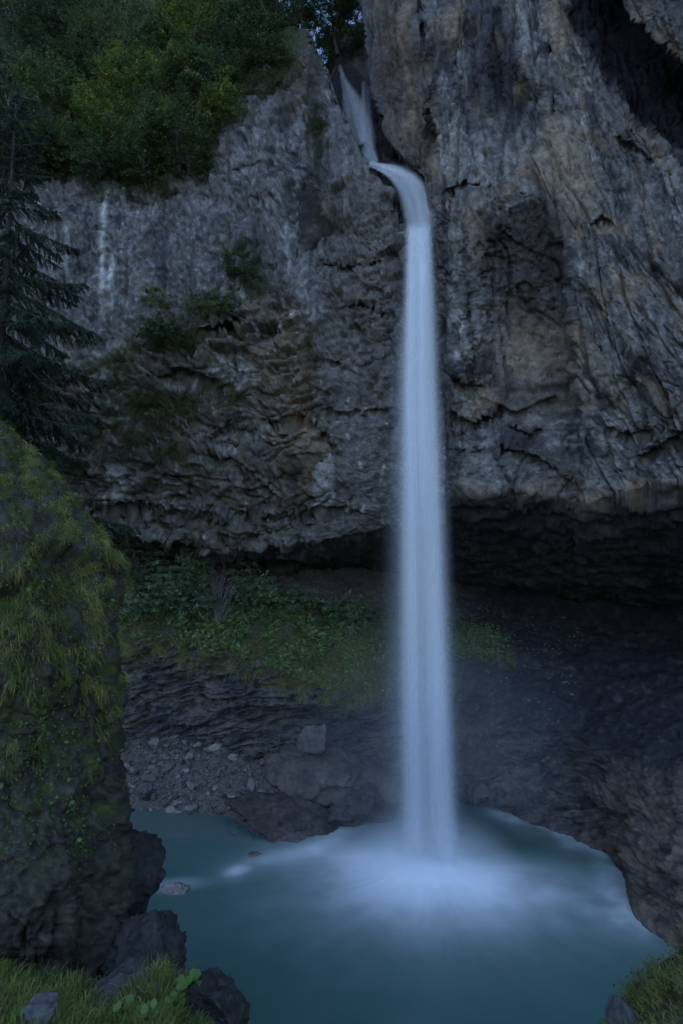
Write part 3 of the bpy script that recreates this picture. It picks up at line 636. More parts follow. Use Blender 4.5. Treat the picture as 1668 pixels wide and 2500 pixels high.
def water_mat(name, dens=1.0):
    m = bpy.data.materials.new(name); m.use_nodes = True; n = m.node_tree.nodes; l = m.node_tree.links; n.remove(n['Principled BSDF'])
    a_ = n.new('ShaderNodeAttribute'); a_.attribute_name = 'col'; sp = n.new('ShaderNodeSeparateColor'); l.new(a_.outputs['Color'], sp.inputs[0])
    tc = n.new('ShaderNodeTexCoord'); mp = n.new('ShaderNodeMapping'); mp.inputs['Scale'].default_value = (2.6, 2.6, .05); l.new(tc.outputs['Object'], mp.inputs[0])
    ns = n.new('ShaderNodeTexNoise'); ns.inputs['Scale'].default_value = 1.0; ns.inputs['Detail'].default_value = 3; l.new(mp.outputs[0], ns.inputs['Vector'])
    mr = n.new('ShaderNodeMapRange'); mr.inputs[1].default_value = .3; mr.inputs[2].default_value = .7; mr.inputs[3].default_value = .8 * dens; mr.inputs[4].default_value = 1.2 * dens; l.new(ns.outputs['Fac'], mr.inputs[0])
    mu = n.new('ShaderNodeMath'); mu.operation = 'MULTIPLY'; mu.use_clamp = True; l.new(sp.outputs[0], mu.inputs[0]); l.new(mr.outputs[0], mu.inputs[1])
    df = n.new('ShaderNodeBsdfDiffuse'); df.inputs[0].default_value = (.95, .95, .955, 1); tr = n.new('ShaderNodeBsdfTranslucent'); tr.inputs[0].default_value = (.95, .95, .955, 1)
    mx = n.new('ShaderNodeMixShader'); mx.inputs[0].default_value = .5; l.new(df.outputs[0], mx.inputs[1]); l.new(tr.outputs[0], mx.inputs[2])
    tp = n.new('ShaderNodeBsdfTransparent'); m2 = n.new('ShaderNodeMixShader'); l.new(mu.outputs[0], m2.inputs[0]); l.new(tp.outputs[0], m2.inputs[1]); l.new(mx.outputs[0], m2.inputs[2])
    l.new(m2.outputs[0], n['Material Output'].inputs['Surface'])
    return m
M_FALL = water_mat('falling_water')

def ribbons(specs):
    """soft bands of falling water: (points, half-widths, side vectors, peak opacity per point)"""
    Vs, Fs, Cs = [], [], []; off = 0; cr = np.linspace(-1, 1, 9); bell = np.exp(-(cr / .52) ** 2) - np.exp(-(1 / .52) ** 2); bell = bell.clip(0) / bell.max()
    for P, W, S, Al in specs:
        nn = len(P); v = P[:, None] + S[:, None] * (W[:, None] * cr[None])[..., None]
        Vs.append(v.reshape(-1, 3)); c = np.zeros((nn, 9, 3)); c[..., 0] = Al[:, None] * bell[None]; Cs.append(c.reshape(-1, 3))
        Fs.append(grid_faces(nn, 9) + off); off += nn * 9
    return np.concatenate(Vs), np.concatenate(Fs), np.concatenate(Cs)

fall = link('waterfall', None, label='tall silky white waterfall plunging from the gorge into the turquoise pool', cat='waterfall')
topc = at(1019, 545, 29.2); 
zt = topc[2]; zz = zt - (zt + .05) * np.linspace(0, 1, 60) ** 1.25
cxz = np.interp(zz, [0, 8, 16, 24, zt], [4.12, 4.02, 3.98, 3.95, topc[0]]); cyz = np.interp(zz, [0, zt - 4, zt], [28.5, 28.7, 29.2])
Rz = np.interp(zz, [0, 8, 16, 24, zt - 2, zt], [1.62, 1.48, 1.34, 1.12, .86, .72])
def colspec(n_, amp, wid, spread, al, x_off=0., seed=1, y0=0., y1=1.):
    r_ = np.random.default_rng(seed); out = []
    for k in range(n_):
        a = r_.uniform(0, 2 * math.pi); q = math.sqrt(r_.uniform(0, 1)) * spread
        yaw = r_.normal(0, .75)
        S = np.broadcast_to(np.array([math.cos(yaw), math.sin(yaw), 0]), (60, 3))
        ph = r_.uniform(0, 9)
        wob = .05 * np.sin(np.linspace(0, 5, 60) + ph)
        P = np.stack([cxz + Rz * q * math.cos(a) + x_off * (1 - zz / zt) + wob, cyz + .8 * Rz * q * math.sin(a), zz], -1)
        W = Rz * wid * r_.uniform(.7, 1.3)
        t0 = r_.uniform(0, .012); f = (zt - zz) / zt
        Al = al * r_.uniform(.5, 1.5) * sstep(y0 + t0 - .004, y0 + t0 + (.014 if y0 == 0 else .1), f) * (1 if y1 >= 1 else (1 - sstep(y1 - .25, y1, f)))
        Al = Al * (1 - .92 * sstep(.93 + .03 * (k % 3), 1.0, f))
        out.append((P, W, S, np.clip(Al, 0, .95)))
    return out
specs = colspec(34, 1, .55, .62, .24, seed=3) + colspec(10, 1, .9, .35, .14, seed=4) + colspec(16, 1, .9, .9, .035, -.5, seed=5, y0=.10) + colspec(5, 1, .35, .25, .5, .12, seed=6, y1=.6)
v, f, c = ribbons(specs)
link('fall_column', mesh_np('fall_column', v, f, c, True, M_FALL), fall)

def pathspec(knots, n_, al, seed, jit=.25):
    """knots: (px, py, D, half-width m, opacity)"""
    r_ = np.random.default_rng(seed); K = np.array(knots, float); t = np.linspace(0, len(K) - 1, 40)
    KI = blur(np.stack([np.interp(t, range(len(K)), K[:, j]) for j in range(5)], -1), 12, 0)
    P0 = at(KI[:, 0], KI[:, 1], KI[:, 2]); out = []
    T = np.gradient(P0, axis=0); T /= np.linalg.norm(T, axis=1, keepdims=True)
    view = P0 - np.array([0, 0, CAMZ]); S0 = np.cross(T, view); S0 /= np.linalg.norm(S0, axis=1, keepdims=True) + 1e-9
    UPV = np.cross(S0, T)
    for k in range(n_):
        q = r_.uniform(-.75, .75); h = r_.uniform(-.25, .25); tw = r_.normal(0, .4)
        S = S0 * math.cos(tw) + UPV * math.sin(tw)
        P = P0 + S0 * (KI[:, 3] * q)[:, None] + UPV * (KI[:, 3] * h)[:, None]
        out.append((P, KI[:, 3] * r_.uniform(.35, .7), S, np.clip(al * KI[:, 4] * r_.uniform(.5, 1.5), 0, .9)))
    return out
up1 = pathspec([(826, 150, 39, .12, .2), (840, 200, 38, .2, .5), (864, 260, 37, .75, .8), (878, 320, 36, .95, .9), (892, 375, 34.6, .7, 1), (918, 410, 33.2, .3, 1.2)], 11, .20, 11)
up2 = pathspec([(887, 190, 38.5, .1, .4), (893, 235, 37.5, .35, .8), (892, 300, 36.2, .5, .9), (896, 360, 35, .45, 1), (920, 410, 33.2, .3, 1.2)], 6, .19, 12)
v, f, c = ribbons(up1 + up2)
link('upper_chute', mesh_np('upper_chute', v, f, c, True, M_FALL), fall)
lp = pathspec([(893, 396, 33.8, .2, .8), (925, 410, 32.6, .22, 1.8), (958, 420, 31.6, .45, 1.0), (992, 448, 30.6, .85, .62), (1012, 495, 30.0, 1.0, .55), (1018, 550, 29.5, .9, .6), (1020, 600, 29.2, .8, .5), (1021, 660, 29.1, .75, .05)], 14, .24, 13)
lp += pathspec([(893, 398, 33.7, .12, 1), (930, 409, 32.5, .12, 2), (975, 420, 31.5, .2, 1.4), (1020, 440, 30.6, .35, .5), (1040, 480, 30.1, .3, .3), (1044, 540, 29.6, .25, .3)], 5, .3, 14)
v, f, c = ribbons(lp)
link('lip_sheet', mesh_np('lip_sheet', v, f, c, True, M_FALL), fall)

# spray cloud where the column strikes
def sphere_mesh(name, mat, seg=32, ring=16):
    th_ = np.linspace(0, math.pi, ring); ph_ = np.linspace(0, 2 * math.pi, seg + 1)
    T, Ph = np.meshgrid(th_, ph_, indexing='ij'); v = np.stack([np.sin(T) * np.cos(Ph), np.sin(T) * np.sin(Ph), np.cos(T)], -1)
    me = mesh_np(name, v, grid_faces(ring, seg + 1), None, True, mat)
    import bmesh
    bm = bmesh.new(); bm.from_mesh(me); bmesh.ops.remove_doubles(bm, verts=bm.verts, dist=1e-4); bmesh.ops.recalc_face_normals(bm, faces=bm.faces); bm.to_mesh(me); bm.free()
    return me
def mist_mat(name, dens, power=1.6):
    m = bpy.data.materials.new(name); m.use_nodes = True; n = m.node_tree.nodes; l = m.node_tree.links; n.remove(n['Principled BSDF'])
    tc = n.new('ShaderNodeTexCoord'); ln = n.new('ShaderNodeVectorMath'); ln.operation = 'LENGTH'; l.new(tc.outputs['Object'], ln.inputs[0])
    mr = n.new('ShaderNodeMapRange'); mr.inputs[1].default_value = 1; mr.inputs[2].default_value = 0; mr.inputs[3].default_value = 0; mr.inputs[4].default_value = 1; l.new(ln.outputs['Value'], mr.inputs[0])
    pw = n.new('ShaderNodeMath'); pw.operation = 'POWER'; l.new(mr.outputs[0], pw.inputs[0]); pw.inputs[1].default_value = power
    mu = n.new('ShaderNodeMath'); mu.operation = 'MULTIPLY'; l.new(pw.outputs[0], mu.inputs[0]); mu.inputs[1].default_value = dens
    pv = n.new('ShaderNodeVolumePrincipled'); pv.inputs['Color'].default_value = (.94, .95, .96, 1); l.new(mu.outputs[0], pv.inputs['Density'])
    l.new(pv.outputs[0], n['Material Output'].inputs['Volume'])
    return m
sp_ = link('spray', sphere_mesh('spray', mist_mat('spray', .75, 1.4)), fall); sp_.location = (IX - .1, IY - .2, .3); sp_.scale = (4.8, 4.2, 2.3)
ms = link('mist', sphere_mesh('mist', mist_mat('mist', .022, 1.2)), fall); ms.location = (IX + .5, IY + 3.2, 4.5); ms.scale = (9.5, 7.0, 9.0)

# ================================================================== ROCKS
import bmesh
def rock_mesh(name, ext, seed, sub=4, planes=14, mat=M_STONE, base=(.12, .10, .085), rough=.06, cut=(.55, .95), lay=0.):
    r_ = np.random.default_rng(seed)
    bm = bmesh.new(); bmesh.ops.create_icosphere(bm, subdivisions=sub, radius=1.0)
    V = np.array([v.co[:] for v in bm.verts]); F = np.array([[v.index for v in f.verts] for f in bm.faces]); bm.free()
    V *= 1.25
    for k in range(planes):                                   # flat broken faces
        nrm = r_.normal(size=3); nrm /= np.linalg.norm(nrm); dd = r_.uniform(*cut)
        q = V @ nrm; V = V - np.clip(q - dd, 0, None)[:, None] * nrm[None]
    V = V * np.array(ext)
    s = max(ext)
    nn = V / (np.linalg.norm(V, axis=1, keepdims=True) + 1e-6)
    f0 = 1.4 / s
    if sub >= 3:
        V = V + nn * (rough * s * (fbm(V[:, 0] * f0, V[:, 1] * f0, V[:, 2] * f0, 4, seed) + .5 * ridged(V[:, 0] * f0 * 1.5, V[:, 1] * f0 * 1.5, V[:, 2] * f0 * 2.5 , 3, seed + 3)))[:, None]
        V = V + nn * (rough * 1.6 * s * broken(V[:, 0] * f0 * 1.1 + seed, V[:, 1] * f0 * 1.1, V[:, 2] * f0 * 1.1, 4, seed + 21))[:, None]
        if sub >= 6: V = V + nn * (.10 * broken(V[:, 0] * .9, V[:, 1] * .9, V[:, 2] * 1.6, 4, seed + 31, .6))[:, None]
        if lay: V = V + nn * (lay * s * ridged(V[:, 0] * f0 * .8, V[:, 1] * f0 * .8, V[:, 2] * f0 * 6, 3, seed + 9))[:, None]
    nB = fbm(V[:, 0] * f0 * 2.5, V[:, 1] * f0 * 2.5, V[:, 2] * f0 * 2.5, 3, seed + 5)
    C = np.array(base)[None] * (1 + .5 * nB)[:, None].clip(.4, 1.8) * r_.uniform(.85, 1.15)
    return mesh_np(name, V, F, C, sub >= 3, mat)
def rock(name, px, py, D, ext, rot, seed, label, cat='rock', **kw):
    o = link(name, rock_mesh(name, ext, seed, **kw), label=label, cat=cat); o.location = at(px, py, D); o.rotation_euler = rot
    return o
rock('boulder', 765, 1806, 35.5, (.85, .75, .95), (.2, .15, .5), 141, 'squarish brown boulder perched on the layered bank left of the waterfall', 'boulder', base=(.085, .066, .053), sub=5, planes=7, cut=(.62, .8), rough=.05)
rock('rock_outcrop', 800, 1908, 35.9, (4.4, 2.4, 1.6), (.15, .10, -.05), 22, 'broad brown rock hump below the perched boulder, just left of the waterfall', base=(.085, .068, .055), sub=6, planes=22, rough=.055, lay=.022, mat=M_BANK, cut=(.6, .95))
rock('rock_outcrop', 735, 2005, 33.4, (3.3, 2.3, 1.05), (.22, .20, .1), 23, 'low brown shore rock washed by white foam at the left edge of the splash', base=(.075, .06, .05), sub=6, planes=22, rough=.05, lay=.022, mat=M_BANK, cut=(.6, .95))
rock('rock_outcrop', 890, 1965, 34.4, (2.2, 1.5, .9), (.2, .1, .3), 33, 'dark wet rock at the foot of the brown hump touching the waterfall', base=(.055, .047, .042), sub=6, planes=22, rough=.05, lay=.022, mat=M_BANK, cut=(.6, .95))
rock('rock', 300, 2150, 15.2, (.78, 1.1, 1.75), (.1, .10, .3), 24, 'dark rounded rock bulging out of the water beside the grassy buttress', base=(.040, .037, .033), sub=6, planes=11, rough=.05, mat=M_DARKROCK)
rock('rock', 372, 2365, 13.0, (.78, .9, 1.0), (.0, .30, .5), 25, 'angular dark slab with a flat top below the buttress, above the grass', base=(.040, .037, .033), sub=6, planes=11, rough=.05, lay=.02, mat=M_DARKROCK, cut=(.5, .8))
rock('rock', 548, 2480, 10.4, (.55, .6, .62), (.2, -.2, .2), 26, 'dark jagged rock at the bottom edge right of the leafy plants', base=(.040, .037, .033), sub=6, planes=11, rough=.05, lay=.03, mat=M_DARKROCK, cut=(.45, .8))
rock('rock', 428, 2175, 26.8, (.85, .55, .28), (0, -.12, .2), 27, 'flat pale stone awash in the pool beside the dark rounded rock', 'stone', base=(.17, .13, .115), rough=.05)
rock('rock', 618, 2092, 29.9, (.36, .3, .3), (0, 0, .2), 28, 'small brown stone in the pool at the tip of the foam line', 'stone', base=(.12, .09, .075), rough=.05)
rock('rock', 95, 2478, 9.6, (.30, .3, .2), (.1, 0, .2), 29, 'pale weathered stone in the grass at the lower left corner', 'stone', base=(.085, .08, .076), rough=.06)
rock('rock', 305, 2405, 11.0, (.62, .5, .2), (.1, -.1, .3), 30, 'low grey stone slab in the grass below the buttress', 'stone', base=(.055, .05, .045), rough=.09)
rock('rock', 1515, 2478, 9.6, (.2, .25, .3), (.1, -.1, .3), 31, 'small dark stone under the leaves of the lower right bank', 'stone', base=(.08, .075, .07), rough=.06)
# stones of the scree beach, each on its own, children of the bank
stone_me = [rock_mesh('stone', (1, .8, .6), 700 + k, sub=2, planes=9, base=tuple(np.array((.115, .092, .076)) * (.5 + .17 * k)), cut=(.45, .8)) for k in range(8)]
def surf_pick(PX, PY, P, mask, n_, r_):
    w = mask.ravel().astype(float); w = np.maximum(w, 0); i = r_.choice(len(w), n_, p=w / w.sum())
    return i
r_ = np.random.default_rng(77)
# weight by surface area so that the samples are even on the ground
def area_w(P):
    du = np.gradient(P, axis=1); dv = np.gradient(P, axis=0); return np.linalg.norm(np.cross(du, dv), axis=-1)
arC = area_w(PC2)
pxc2, pyc2 = to_px(PC2)
NC = grid_normals(blur(blur(PC2, 2, 0), 2, 1))
NC = np.where((NC[..., 2:3] < -.3), -NC, NC)
scree = ((RID > 4.95) & (RID < 6.02) & (PXC > 285) & (PXC < 700)) * arC * (1 - .75 * sstep(500, 640, PXC))
Pf = PC2.reshape(-1, 3)
ii = surf_pick(0, 0, 0, scree, 285, r_)
for k, i in enumerate(ii):
    o = link('stone', stone_me[k % 8], bank); p = Pf[i]
    s = float(np.clip(r_.lognormal(-1.62, .5), .09, .55)); o.location = p + np.array([0, 0, .15 * s]); o.scale = (s, s * r_.uniform(.8, 1.1), s * r_.uniform(.7, 1.1))
    o.rotation_euler = (r_.normal(0, .3), r_.normal(0, .3), r_.uniform(0, 6.28))
# the fine gravel between them
def scatter_rocks(name, idx, P, smin, smax, seed, base, parent):
    r2 = np.random.default_rng(seed); bm = bmesh.new(); bmesh.ops.create_icosphere(bm, subdivisions=1, radius=1.0)
    v0 = np.array([v.co[:] for v in bm.verts]); f0 = np.array([[v.index for v in f.verts] for f in bm.faces]); bm.free()
    n_ = len(idx); V = v0[None] * r2.uniform(.55, 1.2, (n_, len(v0), 1)); V = V * np.array([1, .85, .6])
    a = r2.uniform(0, 6.28, n_); ca, sa = np.cos(a)[:, None], np.sin(a)[:, None]
    V = np.stack([V[..., 0] * ca - V[..., 1] * sa, V[..., 0] * sa + V[..., 1] * ca, V[..., 2]], -1) * r2.uniform(smin, smax, n_)[:, None, None] + P[idx][:, None]
    F = (f0[None] + (np.arange(n_) * len(v0))[:, None, None]).reshape(-1, 3)
    C = np.array(base) * r2.uniform(.45, 1.6, (n_, 1, 1)) * np.ones((1, len(v0), 1))
    link(name, mesh_np(name, V, F, C.reshape(-1, 3), False, M_STONE), parent, kind='stuff')
scatter_rocks('gravel', surf_pick(0, 0, 0, scree, 5000, r_), Pf, .03, .10, 5, (.115, .095, .08), bank)
rub = ((RID > 1.0) & (RID < 6.0) & (PXC > 960) & (PXC < 1680)) * arC
scatter_rocks('rubble', surf_pick(0, 0, 0, rub * (PXC < 1420) * (RID < 5), 900, r_), Pf, .03, .16, 6, (.085, .075, .066), bank)

# dead branches
def tube(pts, rad, seg=6):
    P = np.array(pts, float); n_ = len(P); T = np.gradient(P, axis=0); T /= np.linalg.norm(T, axis=1, keepdims=True) + 1e-9
    a = np.cross(T, [0.3, .2, .93]); a /= np.linalg.norm(a, axis=1, keepdims=True) + 1e-9; b_ = np.cross(T, a)
    th_ = np.linspace(0, 2 * math.pi, seg + 1)[:-1]
    R_ = np.broadcast_to(np.asarray(rad, float), (n_,))
    V = P[:, None] + R_[:, None, None] * (np.cos(th_)[None, :, None] * a[:, None] + np.sin(th_)[None, :, None] * b_[:, None])
    i = np.arange(n_ - 1)[:, None] * seg; j = np.arange(seg)[None]; j2 = (j + 1) % seg
    F = np.stack([i + j, i + j2, i + seg + j2, i + seg + j], -1).reshape(-1, 4)
    return V.reshape(-1, 3), F
def join(parts):
    V = []; F = []; o = 0
    for v, f in parts: V.append(v); F.append(f + o); o += len(v)
    return np.concatenate(V), np.concatenate(F)
def smoothpath(pts, n_=12, jit=.0, r2=None):
    K = np.array(pts, float); t = np.linspace(0, len(K) - 1, n_); P = np.stack([np.interp(t, range(len(K)), K[:, k]) for k in range(3)], -1); P = blur(P, 2, 0)
    if jit: P = P + r2.normal(0, jit, P.shape)
    return P
def sticks(name, label, lst, base):
    r2 = np.random.default_rng(len(lst) + 40)
    parts = [tube(smoothpath([at(*p) for p in pts], 10, .02, r2), np.linspace(w, w * .35, 10)) for pts, w in lst]
    v, f = join(parts); o = link(name, mesh_np(name, v, f, np.zeros((len(v), 3)) + np.array(base), True, M_BARK), label=label, cat='branch')
    return o
sticks('dead_branch', 'bare grey driftwood branch slanting into the pool at the left shore', [
    ([(660, 1968, 32.6), (625, 1998, 32.2), (585, 2040, 31.6)], .05), ([(628, 1996, 32.2), (600, 2008, 32), (555, 2018, 31.9)], .035), ([(600, 2025, 31.8), (570, 2040, 31.4), (548, 2030, 31.2)], .03),
    ([(634, 1992, 32.2), (628, 2030, 31.8), (606, 2062, 31.3)], .03), ([(575, 2045, 31.5), (560, 2030, 31.4), (550, 2008, 31.3)], .02)], (.085, .07, .06))
sticks('dead_branch', 'thin broken sticks jammed behind the rock hump beside the waterfall', [
    ([(880, 1850, 35.4), (930, 1825, 35.3), (965, 1812, 35.2)], .05), ([(925, 1840, 35.2), (945, 1870, 35)], .035), ([(910, 1865, 35.1), (950, 1845, 35.0)], .03)], (.09, .07, .055))
sticks('dead_branch', 'short bare stick lying on the shadowy bank right of the waterfall', [([(1170, 1902, 35.2), (1190, 1899, 35.2), (1212, 1892, 35.2)], .05)], (.14, .12, .10))

# ================================================================== PLANTS
def leaves(C, U, Vv, L, W, col, jitter=.25, r2=None):
    """rhombic leaves folded along the midrib: centre, long axis, cross axis"""
    n_ = len(C); Nn = np.cross(U, Vv)
    V = np.stack([C - U * L[:, None] * .5, C + Vv * W[:, None] * .5 + Nn * W[:, None] * .12, C + U * L[:, None] * .5, C - Vv * W[:, None] * .5 + Nn * W[:, None] * .12], 1)
    F = np.arange(n_ * 4).reshape(n_, 4); Cc = np.repeat(col, 4, 0)
    return V.reshape(-1, 3), F, Cc
def unit(a): return a / (np.linalg.norm(a, axis=-1, keepdims=True) + 1e-9)
def palette(n_, cols, r2, var=.3):
    c = np.array(cols)[r2.integers(0, len(cols), n_)]; return (c * r2.uniform(1 - var, 1 + var, (n_, 1)) * r2.uniform(.92, 1.08, (n_, 3))).clip(0, 1)

def sprays(centers, dirs, size, nleaf, leaf, cols, r2, droop=.15, flat=.18):
    """fans of leaves in near-horizontal layers"""
    n_ = len(centers); k = nleaf
    t = r2.uniform(0, 1, (n_, k)) ** .8; side = r2.normal(0, 1, (n_, k))
    D_ = unit(dirs); S_ = unit(np.cross(D_, np.array([0, 0, 1.]))); Un = np.cross(S_, D_)
    sz = (size * r2.uniform(.6, 1.3, n_))[:, None]
    P = centers[:, None] + D_[:, None] * (t * sz)[..., None] + S_[:, None] * (side * .34 * sz * (1.15 - t))[..., None] + Un[:, None] * (r2.normal(0, flat, (n_, k)) * sz * .5 - droop * t ** 2 * sz)[..., None]
    U = unit(D_[:, None] * .6 + S_[:, None] * (np.sign(side) * r2.uniform(.2, 1, (n_, k)))[..., None] + r2.normal(0, .35, (n_, k, 3)))
    W = unit(np.cross(U, np.array([0, 0, 1.]) + r2.normal(0, .45, (n_, k, 3))))
    L = leaf * r2.uniform(.6, 1.3, n_ * k)
    tint = np.repeat(palette(n_, cols, r2, .25), k, 0) * r2.uniform(.75, 1.25, (n_ * k, 1))
    return leaves(P.reshape(-1, 3), U.reshape(-1, 3), W.reshape(-1, 3), L, L * .6, tint)

def broadleaf(name, label, base, crown, rx, rz, nsp, cols, seed, leaf=.15, size=.85, cat='tree', group='broadleaf trees on the cliff top', nleaf=34, limbs=9, tr=.14, twigs=True):
    r2 = np.random.default_rng(seed); base = np.array(base, float); crown = np.array(crown, float)
    o = link(name, None, label=label, cat=cat, group=group); o.location = base
    up = crown - base; hgt = np.linalg.norm(up)
    mid = base + up * .55 + np.array([r2.normal(0, .15), r2.normal(0, .15), .1]) * hgt * .3
    tp = smoothpath([base - np.array([0, 0, .3]), mid, crown + np.array([0, 0, rz * .7])], 14, .02 * hgt / 4, r2) - base
    v, f = tube(tp, np.linspace(tr, tr * .2, 14), 7)
    link('trunk', mesh_np('trunk', v, f, np.zeros((len(v), 3)) + np.array([.07, .06, .05]), True, M_BARK), o)
    # limbs end in the crown; sprays sit along and around them
    ends = []; parts = []
    for k in range(limbs):
        a = r2.uniform(0, 6.28); e = np.array([math.cos(a) * rx, math.sin(a) * rx, r2.uniform(-.7, .8) * rz]) * r2.uniform(.6, 1.) + crown - base
        s0 = tp[r2.integers(4, 11)]
        pm = (s0 + e) / 2 + np.array([0, 0, .12 * rx]); pth = smoothpath([s0, pm, e], 8, .03, r2)
        parts.append(tube(pth, np.linspace(tr * .35, .012, 8), 5)); ends.append(pth)
        for m in range(3):
            q = pth[r2.integers(3, 8)]; e2 = q + r2.normal(0, .4, 3) * rx * .6; parts.append(tube(smoothpath([q, (q + e2) / 2 + [0, 0, .05], e2], 5), np.linspace(.02, .008, 5), 4)); ends.append(np.linspace(q, e2, 5))
    v, f = join(parts); link('limb', mesh_np('limb', v, f, np.zeros((len(v), 3)) + np.array([.075, .065, .055]), True, M_BARK), o)
    E = np.concatenate(ends); i = r2.integers(0, len(E), nsp)
    near = E[i] + r2.normal(0, .13, (nsp, 3)) * rx
    sh = unit(r2.normal(size=(nsp, 3))) * (r2.uniform(.35, 1, (nsp, 1)) ** .5) * np.array([rx, rx, rz]) + crown - base
    lump = perlin(sh[:, 0] * 1.1 / max(rx * .35, .3), sh[:, 1] * 1.1 / max(rx * .35, .3), sh[:, 2] * 1.3 / max(rx * .35, .3), seed)
    use = (r2.uniform(0, 1, nsp) < .55) & (lump > -.12)
    C0 = np.where(use[:, None], sh, near)
    C0[:, 2] = np.round(C0[:, 2] / .42) * .42 + r2.normal(0, .06, nsp)          # layered boughs
    out = unit(C0 - (crown - base)) * np.array([1, 1, .25]) + r2.normal(0, .3, (nsp, 3)) * np.array([1, 1, .3])
    v, f, c = sprays(C0, out, size, nleaf, leaf, cols, r2)
    link('crown', mesh_np('crown', v, f, c, False, M_LEAF), o)
    return o

GREEN = [(.062, .092, .032), (.075, .105, .034), (.09, .118, .036), (.052, .078, .03), (.115, .13, .036)]
LIME = [(.10, .135, .030), (.125, .155, .03), (.085, .118, .03), (.165, .165, .032), (.07, .10, .03)]
DARK = [(.042, .06, .024), (.052, .074, .027), (.064, .086, .03), (.036, .05, .022)]
DULL = [(.07, .094, .046), (.085, .11, .056), (.055, .075, .04)]
GREEN = [tuple(1.25 * q for q in c) for c in GREEN]
LIME = [tuple(1.25 * q for q in c) for c in LIME]
DARK = [tuple(1.25 * q for q in c) for c in DARK]
DULL = [tuple(1.25 * q for q in c) for c in DULL]
def a_point(px, py):
    PXA_, PYA_, P_, _, _, _ = A_DENSE
    j = int(np.argmin(np.abs(apx - px))); k = 13 + int(np.argmin(np.abs(PYA_[13:13 + NF, j] - py))); return P_[k, j]
trees = [  # crown px, py, forward m, rx, rz, sprays, palette, label
    (300, 90, 2.0, 3.1, 2.6, 420, GREEN, 'tall green leafy tree rising at the top edge above the bright lime tree'),
    (470, 60, 1.6, 2.8, 2.6, 400, LIME, 'bright green tree at the top edge, right of the tall green one'),
    (590, 110, 1.5, 2.4, 2.1, 320, DARK, 'dark leafy tree on the cliff edge below the sky gaps'),
    (660, 25, 1.5, 2.2, 1.9, 260, DARK, 'shadowy tree at the top edge where bits of sky show through'),
    (330, 215, 2.6, 2.5, 2.0, 380, LIME, 'lime green leafy tree in the middle of the cliff-top wood'),
    (480, 210, 2.2, 2.4, 1.9, 360, GREEN, 'green tree with layered boughs overhanging the grey cliff edge'),
    (265, 300, 2.4, 1.9, 1.5, 280, LIME, 'yellowish green small tree low on the cliff edge'),
    (430, 320, 2.0, 2.0, 1.5, 300, GREEN, 'green bushy tree drooping over the top of the grey cliff'),
    (120, 70, 2.0, 2.8, 2.5, 360, DULL, 'dull dark green tree near the upper left corner'),
    (20, 170, 2.6, 2.6, 2.4, 320, DARK, 'very dark tree at the left edge below the upper left corner'),
    (130, 230, 2.4, 2.2, 1.9, 300, GREEN, 'mid green leafy tree left of the lime green trees'),
    (60, 330, 2.6, 2.0, 1.7, 260, DULL, 'greyish green bushy tree at the left edge above the spruce'),
    (170, 360, 2.0, 1.7, 1.3, 240, GREEN, 'small green tree at the foot of the wood above the white streak'),
    (210, 20, 1.6, 2.6, 2.2, 320, DARK, 'dark leafy tree at the top edge left of the tall green one'),
    (400, 140, 1.8, 2.3, 1.8, 320, GREEN, 'fresh green tree in the upper middle of the cliff-top wood'),
    (40, 20, 1.8, 2.6, 2.2, 300, DARK, 'dark tree filling the upper left corner'),
    (560, 25, 1.4, 2.3, 1.9, 280, GREEN, 'green tree at the top edge left of the sky gaps'),
    (230, 160, 2.2, 2.2, 1.8, 300, DARK, 'dark green tree between the dull tree and the lime green one'),
    (540, 190, 1.4, 1.7, 1.3, 220, DARK, 'dark bushy tree at the right rim of the wood'),
    (640, 150, .8, 1.5, 1.0, 140, DARK, 'low dark bush on the rim left of the rock pinnacle'),
    (100, 390, 1.2, 1.5, 1.1, 170, DARK, 'dark bush hanging over the cliff above the spruce'),
    (455, 385, 1.0, 1.3, .9, 130, DARK, 'small dark bush at the right end of the hanging fringe'),
    (540, 265, 1.0, 1.0, .9, 120, LIME, 'little bright green bush at the right tip of the overhanging boughs'),
    (350, 400, 1.2, 1.8, 1.2, 220, DARK, 'dark bush hanging over the rim of the grey cliff'),
    (235, 395, 1.2, 1.3, 1.0, 150, DULL, 'dark drooping bush just above the white streak on the cliff'),
]
for k, (px, py, fw, rx, rz, ns, pal, lab) in enumerate(trees):
    s0 = a_point(px, py); cr = at(px, py, s0[1] - fw); bs = a_point(px + 10, min(py + 60 + 28 * rz, float(np.interp(px, [60, 130, 250, 400, 500, 540, 570, 700, 760], [420, 410, 450, 470, 400, 330, 240, 190, 70])) - 12))
    broadleaf('broadleaf_tree' if rx > 1.4 else 'bush', lab, bs, cr, rx, rz, int(ns * 1.25), pal, 900 + k, leaf=(.13, .16, .19)[k % 3], size=(.75, .95, .85)[k % 3], cat='tree' if rx > 1.4 else 'bush')
# trees on the rim of the gorge, with the sky behind them
for k, (px, py, D, rx, rz, ns, lab) in enumerate([(720, -30, 41, 2.2, 2.0, 380, 'dark tree at the top edge with bright sky between its leaves'),
        (800, 20, 43, 2.3, 2.4, 460, 'dark tree overhanging the gorge above the upper chute'), (850, 90, 46, 2.2, 2.6, 460, 'shadowy tree deep in the gorge behind the upper chute')]):
    cr = at(px, py, D); bs = at(px + 25, py + 110, D + 1)
    broadleaf('gorge_tree', lab, bs, cr, rx, rz, ns, DARK, 950 + k, group='trees on the rim of the gorge')
